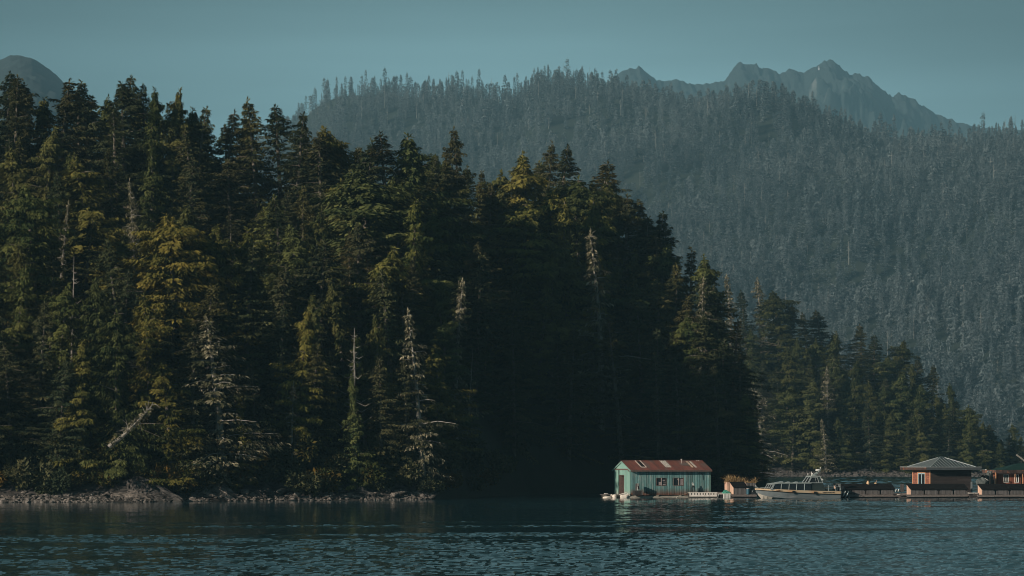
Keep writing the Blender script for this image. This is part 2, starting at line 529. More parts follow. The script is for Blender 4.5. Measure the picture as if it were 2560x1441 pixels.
def mountain(name, prof, u0, u1, nu, seed, jagged=1.0, YM=YM, amp=1.0):
    p = pl(prof)
    us = np.linspace(u0, u1, nu)
    ys = np.linspace(YM - 2000, YM + 800, 210)
    U, Y = np.meshgrid(us, ys)
    X = (U - CX) / F * Y
    zr = HC + (VH - p(U)) / F * YM
    d = np.where(Y < YM, (YM - Y) / 2000.0, (Y - YM) / 800.0)
    z = zr * np.clip(1 - d, -0.1, 1) ** 0.85
    wx = (fbm(X / 300, Y / 300, seed + 3, 3) - .5) * 2.2
    r = fbm(X / 270 + wx, Y / 420 + wx, seed, 6, True, 0.55) - 0.6
    f = fbm(X / 30, Y / 60, seed + 5, 4) - 0.5
    jag = fbm(X / 40, X * 0 + 3.3, seed + 9, 4) - 0.5 + .5 * (fbm(X / 11, X * 0 + 8.1, seed + 11, 3, True) - .55)
    z = z + r * 380 * amp * np.clip((d - .03) * 2.2, 0.0, 1) + f * amp * (14 + 95 * np.clip(d * 4, 0, 1)) + jag * 19 * np.clip(1 - d * 3, 0, 1) * jagged
    structure(name, grid_mesh(name, X, Y, z, [MAT['mountain']], True))
    return X, Y, z


mx_prof = [(1400, 260), (1500, 215), (1535, 190), (1550, 186), (1575, 172), (1600, 170), (1622, 180), (1640, 196), (1660, 203), (1690, 198), (1720, 202), (1760, 207), (1790, 200), (1815, 202), (1824, 185), (1835, 168), (1850, 157), (1870, 155), (1890, 157), (1905, 165), (1920, 166), (1935, 178), (1950, 181), (1970, 174), (1990, 176), (2010, 178), (2030, 164), (2050, 157), (2075, 155), (2090, 160), (2105, 175), (2130, 184), (2150, 190), (2180, 200), (2190, 212), (2215, 232), (2230, 240), (2245, 234), (2265, 234), (2280, 246), (2300, 262), (2330, 275), (2350, 290), (2385, 305), (2450, 320), (2560, 330), (2700, 340)]
RX, RY, RZ = mountain('rocky_mountain', mx_prof, 1400, 2700, 620, 31)
mountain('wooded_mountain', [(-500, 330), (-200, 230), (-60, 165), (0, 152), (25, 140), (50, 139), (80, 146), (105, 160), (140, 188), (175, 225), (220, 270), (300, 330), (420, 400)], -500, 420, 330, 47, 0.2, 3700.0, .28)

# snow lying in the gully under the second summit
def snow_patch(cells):
    mb = MB()
    for (u, v0, v1, wid) in cells:
        j = int(np.argmin(np.abs((RX / RY * F + CX)[0] - u)))
        col_v = VH - (RZ[:, j] - HC) / RY[:, j] * F
        vis = [i for i in range(len(col_v)) if max(v0, col_v.min() + 2.0) <= col_v[i] <= v1 and RY[i, j] < YM - 30]
        for i in vis[:-1]:
            dx = wid / F * RY[i, j] * (0.6 + 0.8 * random.random())
            a = Vector((RX[i, j] - dx, RY[i, j] - 3, RZ[i, j] + 2.5))
            b = Vector((RX[i, j] + dx, RY[i, j] - 3, RZ[i, j] + 2.5))
            c = Vector((RX[i + 1, j] + dx * 0.8, RY[i + 1, j] - 3, RZ[i + 1, j] + 2.5))
            d = Vector((RX[i + 1, j] - dx * 0.8, RY[i + 1, j] - 3, RZ[i + 1, j] + 2.5))
            mb.face([a, b, c, d], 0.5)
    if mb.f:
        tag(mb.build('snow_field', MAT['snow']), None, None, None, 'structure')


snow_patch([(2052, 158, 165, 1.6), (2049, 162, 172, 1.8), (2046, 168, 183, 1.4), (2034, 168, 172, 1.5), (2022, 172, 176, 1.2)])


# ------------------------------------------------------------------ conifers
def nrm(a):
    return a / np.maximum(np.linalg.norm(a, axis=-1, keepdims=True), 1e-9)


def crown_arrays(kind, seed, h, R, dens, step, size=1.0):
    rng = np.random.default_rng(seed)
    Q, T = [], []
    branches = []
    z = h * (0.06 if kind != 'lichen' else 0.10)
    lean = rng.uniform(-0.5, 0.5, 2)
    holes = [(rng.uniform(0.1, 0.85), rng.uniform(0, 6.28), rng.uniform(0.05, 0.12), rng.uniform(0.5, 1.0)) for _ in range(10)]
    while z < h * 0.985:
        t = z / h
        if kind == 'cedar':
            env = R * min((1 - t) ** (0.36 if seed % 3 == 0 else 0.52), (1 - t) * (3.6 if seed % 3 == 0 else 2.7) + .02) * min(1, 0.6 + t * 1.6)
            nb, elev, droop = 5, 0.25 + 0.4 * t, 0.55
        elif kind == 'spruce':
            env = R * min((1 - t) ** 0.8, (1 - t) * 1.9 + .02) * min(1, 0.7 + t * 1.5)
            nb, elev, droop = 5, -0.05 + 0.55 * t, 0.20
        else:
            env = R * min((1 - t) ** 0.66, (1 - t) * 2.2 + .02) * min(1, 0.6 + t * 1.8)
            nb, elev, droop = 5, -0.02 + 0.5 * t, 0.42
        env *= min(1, (1 - t) * 7 + .12)
        env *= .72 + .56 * float(vnoise(t * 9 + .5, seed * 1.7, seed))
        a0 = rng.uniform(0, 6.28)
        for k in range(nb):
            az = a0 + k * 6.283 / nb + rng.normal(0, 0.25)
            L = env * rng.uniform(0.42, 1.15)
            if rng.random() < 0.09:
                L *= 1.4
            for (ht, ha, hs, hm) in holes:
                da = abs((az - ha + 3.14159) % 6.28318 - 3.14159)
                if abs(t - ht) < hs and da < 0.9:
                    L *= (1 - hm * 0.75)
            if L < 0.22:
                L = 0.22 + 0.1 * rng.random()
            el = elev + rng.normal(0, 0.12)
            d = np.array([math.cos(az), math.sin(az), 0.0])
            e = np.array([-d[1], d[0], 0.0])
            n = int(L * dens * rng.uniform(0.75, 1.2)) + 4
            s = rng.uniform(0.10, 1.0, n) ** 0.75
            lat = rng.uniform(-1, 1, n)
            fan = 0.10 + 0.55 * L * s * (1.05 - s)
            base = np.array([lean[0] * t * t * 2, lean[1] * t * t * 2, z + rng.uniform(-.7, .7) * step * (1 - t * .6)])

            def curve(s):
                return base + d * (s * L * math.cos(el))[:, None] + np.array([0, 0, 1.0]) * (s * L * math.sin(el) - droop * L * s * s * 0.6)[:, None]
            p = curve(s) + e * (lat * fan)[:, None]
            p[:, 2] -= np.abs(lat) * fan * (0.35 if kind != 'spruce' else 0.15) + rng.uniform(0, 1, n) ** 2 * (0.38 if kind == 'cedar' else 0.22) + 0.02
            down = {'cedar': 0.75, 'hemlock': 0.42, 'spruce': 0.15, 'lichen': 0.65}[kind]
            ax = d * rng.uniform(0.3, 1.0, n)[:, None] + e * (np.sign(lat) * rng.uniform(0.2, 0.9, n))[:, None]
            ax[:, 2] -= down * rng.uniform(0.5, 1.5, n)
            ax = nrm(ax + rng.normal(0, 0.16, (n, 3)))
            up = np.array([0, 0, 1.0]) + rng.normal(0, 0.5, (n, 3)) + (d * 0.9 if kind in ('cedar', 'lichen') else d * 0.3)
            b = nrm(np.cross(ax, up))
            ln = rng.uniform(0.22, 0.62, n) * size
            wd = ln * rng.uniform(0.26, 0.46, n)
            sag = np.zeros((n, 3))
            sag[:, 2] = -0.18 * ln
            q = np.stack([p, p + ax * (ln * 0.5)[:, None] + b * (wd / 2)[:, None], p + ax * ln[:, None] + sag, p + ax * (ln * 0.5)[:, None] - b * (wd / 2)[:, None]], 1)
            Q.append(q)
            bt = rng.normal(0.42, 0.2)
            tv = np.clip(bt + rng.normal(0, 0.16, n) + 0.25 * (s - 0.6), 0, 1)
            if kind == 'lichen':
                tv = np.where(rng.random(n) < (.42 if bt > .48 else .10), tv * .5 + .40, tv * .35)
            T.append(tv)
            branches.append(curve(np.array([0.0, 0.5, 1.0])))
        z += step * rng.uniform(0.7, 1.35) * (1.0 if t < 0.8 else 0.65)
    # leader
    n = 14
    p = np.zeros((n, 3))
    p[:, :2] = lean * 2 + rng.normal(0, 0.04, (n, 2))
    p[:, 2] = h * rng.uniform(0.965, 1.0, n)
    ax = nrm(rng.normal(0, 0.5, (n, 3)) + np.array([0, 0, 0.9]))
    b = nrm(np.cross(ax, rng.normal(0, 1, (n, 3))))
    ln = rng.uniform(0.25, 0.5, n)
    Q.append(np.stack([p, p + ax * (ln * 0.5)[:, None] + b * (ln * 0.14)[:, None], p + ax * ln[:, None], p + ax * (ln * 0.5)[:, None] - b * (ln * 0.14)[:, None]], 1))
    T.append(rng.uniform(0.3, 0.8, n))
    return np.concatenate(Q), np.concatenate(T), branches, lean


def trunk_mb(h, lean, r, branches, twig, seed):
    rng = random.Random(seed)
    mb = MB()
    pts, rad = [], []
    for i in range(9):
        t = i / 8
        pts.append((lean[0] * t * t * 2 + rng.uniform(-.04, .04), lean[1] * t * t * 2 + rng.uniform(-.04, .04), -1.2 + (h + 1.0) * t))
        rad.append(r * (1 - t) ** 0.8 + 0.025)
    mb.tube(pts, rad, 7)
    for c in branches:
        if rng.random() < twig:
            mb.tube([tuple(c[0]), tuple(c[1]), tuple(c[2])], [0.05, 0.035, 0.012], 3, cap=False)
    return mb


PROTO = {}


def proto(kind, n, h, R, dens, step, twig, size=1.0, trunk='bark'):
    PROTO[kind] = []
    for i in range(n):
        sd = sum(map(ord, kind)) * 31 + i * 7
        k = {'pale': 'lichen'}.get(kind, kind)
        Rr = R * (0.75 + 0.45 * ((i * 0.37) % 1))
        q, t, br, lean = crown_arrays(k, sd, h, Rr, dens, step, size)
        crown = quads_mesh(kind + '_crown', q, [MAT[{'spruce': 'hemlock'}.get(k, k)]], t)
        tr = trunk_mb(h, lean, 0.26, br, twig, sd).mesh(kind + '_trunk', [MAT[trunk]])
        PROTO[kind].append((h, crown, tr))


proto('cedar', 8, 16.0, 4.3, 48, 0.35, 0.12, .66)
proto('hemlock', 9, 18.0, 5.0, 43, 0.41, 0.15, .66)
proto('spruce', 4, 17.0, 4.7, 42, 0.50, 0.25, .66)
proto('pale', 4, 15.0, 3.8, 24, 0.48, 0.4, 0.62, 'dead_wood')


def snag_meshes(i):
    rng = random.Random(500 + i)
    mb = MB()
    h = 12.0
    mb.tube([(rng.uniform(-.05, .05), rng.uniform(-.05, .05), -1 + (h + 1) * k / 7) for k in range(8)], [0.17 * (1 - k / 7) + 0.02 for k in range(8)], 6)
    tw = mb
    for k in range(46):
        z = h * (0.35 + 0.62 * rng.random())
        L = (1 - z / h) * 3.2 * rng.uniform(0.3, 1.1) + 0.15
        az = rng.uniform(0, 6.28)
        d = Vector((math.cos(az), math.sin(az), 0))
        b = Vector((0, 0, z))
        tw.tube([b, b + d * L * 0.5 + Vector((0, 0, -0.22 * L)), b + d * L + Vector((0, 0, 0.05 * L))], [0.04, 0.026, 0.008], 3, cap=False)
    return h, None, mb.mesh('snag_trunk', [MAT['dead_wood']])


PROTO['snag'] = [snag_meshes(i) for i in range(3)]
POLE = MB()
POLE.tube([(0.02 * math.sin(k * 2.1), 0, -0.6 + 6.6 * k / 6) for k in range(7)], [0.11 * (1 - k / 7.5) for k in range(7)], 6)
PROTO['pole'] = [(6.0, None, POLE.mesh('bare_pole_trunk', [MAT['dead_wood']]))]

TREES = []
LOOKW = {'cedar': 'olive feathery', 'hemlock': 'dark drooping', 'spruce': 'dark layered', 'pale': 'pale lichen hung', 'snag': 'bleached dead', 'pole': 'bare broken'}
KNAME = {'cedar': 'cedar_tree', 'hemlock': 'hemlock_tree', 'spruce': 'spruce_tree', 'pale': 'lichen_tree', 'snag': 'dead_tree', 'pole': 'dead_pole'}


def plant(kind, u, Y, h, zone, row, wide=1.0, label=None, gf=None, tilt=None, dz=0.0):
    pr = random.choice(PROTO[kind])
    z = float(gf(u, Y)) - 0.25 + dz
    s = h / pr[0]
    o = bpy.data.objects.new(KNAME[kind], None)
    COL.objects.link(o)
    o.location = (WX(u, Y), Y, z)
    o.rotation_euler = tilt or (random.gauss(0, 0.035), random.gauss(0, 0.035), random.uniform(0, 6.28))
    w = s * wide * random.uniform(0.9, 1.12)
    o.scale = (w, w, s)
    o.empty_display_size = 0.3
    if pr[1] is not None:
        c = bpy.data.objects.new('crown' if kind != 'snag' else 'limbs', pr[1])
        COL.objects.link(c)
        c.parent = o
        if kind != 'pale':
            hue = random.choices([(1.0, 1.0, 1.0), (1.10, 1.04, .86), (.78, .90, .94), (.88, .97, .90), (1.06, .95, .82)], [.36, .22, .2, .17, .05])[0]
            k = random.uniform(.72, 1.15)
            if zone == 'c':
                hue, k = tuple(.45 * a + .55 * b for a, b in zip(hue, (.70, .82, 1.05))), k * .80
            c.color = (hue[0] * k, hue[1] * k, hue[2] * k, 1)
    t = bpy.data.objects.new('trunk', pr[2])
    COL.objects.link(t)
    t.parent = o
    TREES.append([o, kind, zone, row, u, h, label])
    return o


def hero(kind, u, v, t, zone, wide=1.0, label=None, hmax=26.0, dz=0.0):
    """A tree whose top shows at photo point (u, v), standing a fraction t up the slope."""
    sf, df, gf = (shore_n, depth_n, ground_n) if zone == 'n' else (shore_c, lambda u: 65.0, ground_c)
    Y = float(sf(u) + max(t, 0.045) * df(u))
    h = HC + (VH - v) / F * Y - float(gf(u, Y)) + 0.25 - dz
    h = min(max(h, 2.5), hmax)
    HEROES.append((u, Y))
    row = 0 if t < 0.12 else 1 if t < 0.35 else 2 if t < 0.7 else 3
    return plant(kind, u, Y, h, zone, row, wide, label, gf, dz=dz)


HEROES = []
N_HERO = [
    # along the skyline of the near headland
    ('hemlock', -40, 205, 1.0, 1), ('hemlock', 18, 182, 1.0, 1), ('hemlock', 45, 188, .92, .8), ('hemlock', 78, 210, 1.0, .9), ('hemlock', 140, 200, .95, 1.1), ('spruce', 198, 222, 1, .7), ('hemlock', 230, 205, .96, 1.0),
    ('hemlock', 300, 190, 1, .85), ('hemlock', 320, 202, .93, .9), ('spruce', 365, 212, 1, .7), ('cedar', 384, 226, .95, .6), ('cedar', 402, 222, 1, .6), ('cedar', 426, 258, .95, .8), ('hemlock', 472, 268, .96, .8), ('cedar', 512, 268, 1, .8), ('hemlock', 555, 274, .96, .9), ('hemlock', 602, 284, 1, .8),
    ('hemlock', 655, 250, .9, .9), ('hemlock', 705, 262, .95, .9), ('hemlock', 736, 285, .85, .7), ('hemlock', 800, 330, .8, 1.1), ('cedar', 845, 318, .85, 1.1), ('cedar', 872, 340, .9, .9), ('hemlock', 908, 352, .8, .8), ('spruce', 975, 333, .8, 1.0), ('cedar', 1045, 337, .8, 1.0), ('hemlock', 1098, 390, .9, .7),
    ('hemlock', 1200, 425, 1.0, .6), ('cedar', 1262, 432, .9, .9), ('cedar', 1304, 382, .85, 1.0), ('cedar', 1340, 398, .7, 1.1), ('hemlock', 1368, 358, .95, .7), ('hemlock', 1392, 366, .9, .9), ('hemlock', 1480, 396, .8, 1.2), ('cedar', 1440, 445, .6, 1.1), ('cedar', 1520, 445, .75, 1.0), ('hemlock', 1562, 490, .8, 1.1), ('hemlock', 1592, 500, .9, 1.0), ('hemlock', 1625, 545, .8, 1.2), ('hemlock', 1645, 532, 1., 1.0), ('spruce', 1668, 590, .8, 1.2), ('hemlock', 1690, 660, .6, .9),
    ('spruce', 1722, 622, .9, .8), ('hemlock', 1752, 690, .6, 1.0), ('cedar', 1778, 642, .9, 1.0), ('hemlock', 1802, 715, .8, 1.0), ('spruce', 1828, 800, .7, 1.0), ('hemlock', 1850, 890, .7, 1.0), ('spruce', 1870, 985, .7, 1.0), ('hemlock', 1888, 1075, .7, 1.2), ('hemlock', 1904, 1130, .6, 1.3),
    # lit crowns on the slope
    ('cedar', 945, 432, .55, 1.7), ('cedar', 1028, 497, .45, .9), ('cedar', 1300, 505, .55, 1.2), ('cedar', 1360, 470, .55, 1.2), ('cedar', 1420, 500, .45, 1.1), ('cedar', 1490, 500, .5, 1.1),
    ('cedar', 940, 618, .3, 1.1), ('hemlock', 905, 558, .38, 1.2), ('cedar', 445, 535, .25, 1.25), ('cedar', 530, 565, .28, .9), ('cedar', 640, 575, .3, 1.0), ('hemlock', 708, 488, .45, 1.0), ('cedar', 760, 560, .33, 1.2), ('hemlock', 800, 610, .25, 1.2),
    ('cedar', 250, 400, .6, 1.2), ('cedar', 200, 385, .68, .9), ('cedar', 735, 772, .10, .8), ('cedar', 790, 735, .14, 1.0), ('hemlock', 690, 760, .12, .8), ('cedar', 870, 700, .2, .8), ('cedar', 1213, 800, .28, .7), ('cedar', 960, 790, .12, .6),
    ('cedar', 600, 985, .05, 1.0), ('cedar', 380, 735, .1, 1.1), ('hemlock', 300, 600, .3, 1.0), ('hemlock', 95, 755, .12, .9), ('hemlock', 150, 900, .06, 1.0), ('hemlock', 30, 860, .08, 1.1), ('cedar', 270, 700, .15, .8), ('hemlock', 480, 830, .05, 1.2), ('cedar', 430, 900, .045, 1.2),
    ('hemlock', 1655, 700, .4, 1.3), ('hemlock', 1700, 745, .35, 1.3), ('cedar', 1738, 785, .35, 1.2), ('hemlock', 1772, 790, .4, 1.3), ('hemlock', 1803, 850, .4, 1.3), ('hemlock', 1828, 915, .4, 1.3), ('cedar', 1852, 985, .4, 1.3), ('hemlock', 1872, 1050, .4, 1.4), ('hemlock', 1700, 890, .15, 1.2), ('cedar', 1765, 930, .15, 1.2), ('hemlock', 1825, 1020, .2, 1.3), ('hemlock', 1640, 820, .2, 1.2),
    ('hemlock', 1020, 900, .06, .8), ('hemlock', 640, 900, .06, .9),
]
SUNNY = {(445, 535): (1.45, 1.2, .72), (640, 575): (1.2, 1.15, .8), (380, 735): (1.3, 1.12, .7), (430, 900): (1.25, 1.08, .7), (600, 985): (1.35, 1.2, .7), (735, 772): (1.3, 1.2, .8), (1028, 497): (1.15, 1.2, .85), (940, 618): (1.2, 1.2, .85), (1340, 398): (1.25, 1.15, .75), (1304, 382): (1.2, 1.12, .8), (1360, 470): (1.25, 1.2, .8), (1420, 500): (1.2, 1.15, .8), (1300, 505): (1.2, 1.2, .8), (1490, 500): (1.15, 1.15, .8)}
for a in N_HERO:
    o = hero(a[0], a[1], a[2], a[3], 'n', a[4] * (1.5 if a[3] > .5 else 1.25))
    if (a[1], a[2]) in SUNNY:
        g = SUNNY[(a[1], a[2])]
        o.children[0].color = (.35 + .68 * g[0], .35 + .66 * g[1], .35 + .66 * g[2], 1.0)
hero('hemlock', 1152, 320, .8, 'n', .95, 'tallest ragged conifer with a bald patch of pale trunk, above the dark bay')
hero('pale', 560, 795, .045, 'n', 1.5, 'brightest pale lichen hung conifer, halfway up above the low white rocks')
hero('pale', 1060, 778, .05, 'n', 1.0, 'wide pale conifer with spreading bare tips at the edge of the dark bay')
hero('pale', 1140, 700, .16, 'n', .9, 'small pale topped conifer standing over the sunlit edge of the dark bay')
hero('pale', 730, 955, .055, 'n', .9, 'ghostly grey lichen covered tree low above the boulder beach')
hero('snag', 885, 820, .07, 'n', 1.0, 'bare white dead tree with upswept limbs above a yellow green cedar')
hero('cedar', 890, 938, .045, 'n', 1.0, 'bright yellow green small cedar alone in the shade beside the beach')
hero('pale', 1505, 583, .22, 'n', 1.2, 'lichen draped sunlit tree hanging out of the dark wood above the teal shack')
hero('cedar', 1478, 640, .30, 'n', .9, 'sunlit olive cedar left of the lichen draped tree above the teal shack')
hero('pale', 342, 452, .5, 'n', .6, 'thin pale trunked tree with ragged side tufts on the upper left slope')
hero('pale', 142, 505, .5, 'n', .6, 'slim tree with long pale bare trunk on the upper slope at far left')
hero('snag', 178, 640, .3, 'n', .7, 'thin grey dead tree among the dark conifers at far left')
hero('snag', 1165, 870, .12, 'n', .7, 'dead branched tree catching light at the mouth of the dark bay')
hero('pale', 1745, 700, .3, 'n', .8, 'small pale branched tree on the dark point near the boat')

pole = plant('pole', 182, float(shore_n(182) + 5.0), 4.6, 'n', 0, 1.0, 'short bare silver pole standing in the shore shrubs at far left', ground_n)
# a fallen trunk leaning over the outcrop
fl = thing('fallen_tree', 'broken dead trunk leaning up to the right above the rock outcrop', 'dead tree', (WX(272, 270.5), 270.5, float(HC + (VH - 1118) / F * 270.5)))
m_ = MB()
m_.tube([(0, 0, 0), (1.3, .1, 1.0), (2.6, .2, 2.3), (4.1, .2, 4.0)], [.22, .18, .13, .05], 7)
for k in range(26):
    t = random.uniform(.25, 1)
    p = Vector((4.1 * t, .2 * t, 4.0 * t))
    d = Vector((random.uniform(-.6, .8), random.uniform(-.8, .3), random.uniform(-.7, .9))).normalized() * random.uniform(.4, 1.2)
    m_.tube([p, p + d * .5 + Vector((0, 0, .05)), p + d - Vector((0, 0, .1))], [.035, .02, .008], 3, cap=False)
m_.build('trunk', MAT['dead_wood'], fl)
q, t, br, ln_ = crown_arrays('lichen', 77, 5.0, 0.65, 16, 0.5, .6)
tw = link('dead_twigs', quads_mesh('dead_twigs', q, [MAT['lichen']], t), fl)
tw.rotation_euler = (0, math.radians(42), 0)

# fill the slope: rows of conifers from the shore to the ridge
for row, (t, stp) in enumerate([(.075, 88), (.19, 92), (.31, 96), (.44, 98), (.58, 100), (.74, 98), (.9, 92)]):
    u = -330 + (row % 2) * 45
    while u < 1880:
        dark = 1130 < u
        uu = u + random.uniform(-26, 26)
        tt = min(max(t + random.uniform(-.055, .055), .06), 1.0)
        Y = float(shore_n(uu) + tt * depth_n(uu))
        near = min((abs(a - uu) + abs(b - Y) * 7 for a, b in HEROES), default=999)
        if near > 38:
            h = random.uniform(11.5, 17.5) if not dark else random.uniform(13, 18)
            room = HC + (VH - float(top_n(uu)) - 14) / F * Y - float(ground_n(uu, Y))
            h = min(h, room)
            if h > 3.5:
                k = random.choices(['cedar', 'hemlock', 'spruce', 'pale'], [0.38, 0.46, 0.13, 0.012 if tt < .6 and not dark else 0.0])[0]
                plant(k, uu, Y, h, 'n', 0 if tt < .12 else 1 if tt < .35 else 2 if tt < .7 else 3, random.uniform(1.05, 1.55), None, ground_n)
        u += stp * random.uniform(.8, 1.2) * (1.35 if dark and row < 4 else 1.0)

# trees just over the brow close the skyline
u = -300
while u < 1640:
    uu = u + random.uniform(-18, 18)
    Y = float(shore_n(uu) + random.uniform(1.03, 1.2) * depth_n(uu))
    h = HC + (VH - float(top_n(uu)) - random.uniform(4, 32)) / F * Y - float(ground_n(uu, Y))
    if h > 5:
        plant(random.choice(['cedar', 'hemlock', 'hemlock', 'cedar']), uu, Y, min(h, 22), 'n', 4, random.uniform(1.1, 1.5), None, ground_n)
    u += random.uniform(46, 66)

# the wood across the cove
C_HERO = [('hemlock', 1870, 725, .85, 1.0), ('hemlock', 1950, 730, .8, 1.4), ('hemlock', 1975, 760, .8, 1.2), ('spruce', 2022, 782, 1, 1.2), ('spruce', 2062, 775, .95, 1.3), ('hemlock', 2088, 830, .7, 1.1), ('cedar', 2085, 845, .55, 1.2), ('spruce', 2155, 812, 1, 1.1), ('hemlock', 2185, 838, .85, 1.2), ('hemlock', 2240, 850, .9, 1.0), ('hemlock', 2295, 890, .9, 1.0), ('cedar', 2135, 900, .35, 1.0), ('cedar', 2190, 950, .25, .9), ('cedar', 2245, 930, .35, 1.2), ('hemlock', 2330, 915, .8, 1.2), ('hemlock', 2385, 960, .8, 1.1), ('hemlock', 2440, 1020, .8, 1.2), ('hemlock', 2490, 1080, .8, 1.2), ('cedar', 2030, 950, .15, 1.1), ('hemlock', 1985, 870, .3, 1.2), ('cedar', 1985, 845, .5, .8), ('cedar', 2035, 850, .6, .9), ('hemlock', 2410, 1040, .4, 1.1), ('hemlock', 2540, 1060, .9, 1.1), ('hemlock', 2575, 1050, .7, 1.1), ('cedar', 2508, 1098, .5, 1.3), ('hemlock', 2522, 1088, .8, 1.3), ('cedar', 2552, 1092, .4, 1.4), ('hemlock', 2470, 1062, .5, 1.3)]
for n_, a in enumerate(C_HERO):
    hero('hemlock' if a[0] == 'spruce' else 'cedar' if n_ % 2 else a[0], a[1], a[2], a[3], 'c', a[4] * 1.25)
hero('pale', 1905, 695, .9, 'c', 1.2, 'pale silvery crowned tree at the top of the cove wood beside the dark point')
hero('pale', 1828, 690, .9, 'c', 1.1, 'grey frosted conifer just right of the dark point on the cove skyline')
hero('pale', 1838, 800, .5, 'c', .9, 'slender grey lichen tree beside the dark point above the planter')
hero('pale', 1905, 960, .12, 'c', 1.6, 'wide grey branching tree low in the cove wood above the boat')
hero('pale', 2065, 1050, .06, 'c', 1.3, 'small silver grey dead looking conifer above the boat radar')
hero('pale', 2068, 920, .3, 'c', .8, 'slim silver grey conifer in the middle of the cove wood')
for row, (t, stp) in enumerate([(.12, 50), (.22, 52), (.36, 52), (.54, 54), (.75, 54), (.95, 52)]):
    u = 1815 + (row % 2) * 30
    while u < 2660:
        uu = u + random.uniform(-18, 18)
        tt = max(t + random.uniform(-.05, .05), .11)
        Y = float(shore_c(uu) + tt * 65)
        near = min((abs(a - uu) + abs(b - Y) * 4 for a, b in HEROES), default=999)
        if near > 30:
            room = HC + (VH - float(top_c(uu)) - 14) / F * Y - float(ground_c(uu, Y))
            h = min(random.uniform(12, 19), room)
            if h > 4:
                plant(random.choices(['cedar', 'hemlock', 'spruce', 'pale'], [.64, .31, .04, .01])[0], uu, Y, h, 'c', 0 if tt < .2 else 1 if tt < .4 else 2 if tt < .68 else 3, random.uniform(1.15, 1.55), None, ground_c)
        u += stp * random.uniform(.8, 1.2)

ORD = ['first', 'second', 'third', 'fourth', 'fifth', 'sixth', 'seventh', 'eighth', 'ninth', 'tenth', 'eleventh', 'twelfth', 'thirteenth', 'fourteenth', 'fifteenth', 'sixteenth', 'seventeenth', 'eighteenth', 'nineteenth', 'twentieth']
ORD += ['twenty-' + x for x in ORD[:9]] + ['thirtieth'] + ['thirty-' + x for x in ORD[:9]]
PLACE = {('n', 0): 'on the near shore', ('n', 1): 'low on the headland', ('n', 2): 'halfway up the headland', ('n', 3): 'on the headland skyline', ('n', 4): 'just over the headland brow', ('c', 0): 'on the cove shore', ('c', 1): 'low in the cove wood', ('c', 2): 'inside the cove wood', ('c', 3): 'on the cove skyline'}


def size_word(h, zone):
    return 'tall' if h > (16 if zone == 'n' else 19) else 'short' if h < (11 if zone == 'n' else 14) else 'middling'


cnt = {}
for tr in sorted(TREES, key=lambda r: r[4]):
    o, kind, zone, row, u, h, label = tr
    grp = 'conifers on the near headland' if zone == 'n' else 'conifers in the wood across the cove'
    if not label:
        key = (kind, zone, row, size_word(h, zone))
        cnt[key] = cnt.get(key, 0) + 1
        label = '%s %s conifer, %s such from the left %s' % (size_word(h, zone), LOOKW[kind], ORD[cnt[key] - 1], PLACE[(zone, row)])
    tag(o, label, 'tree', grp)

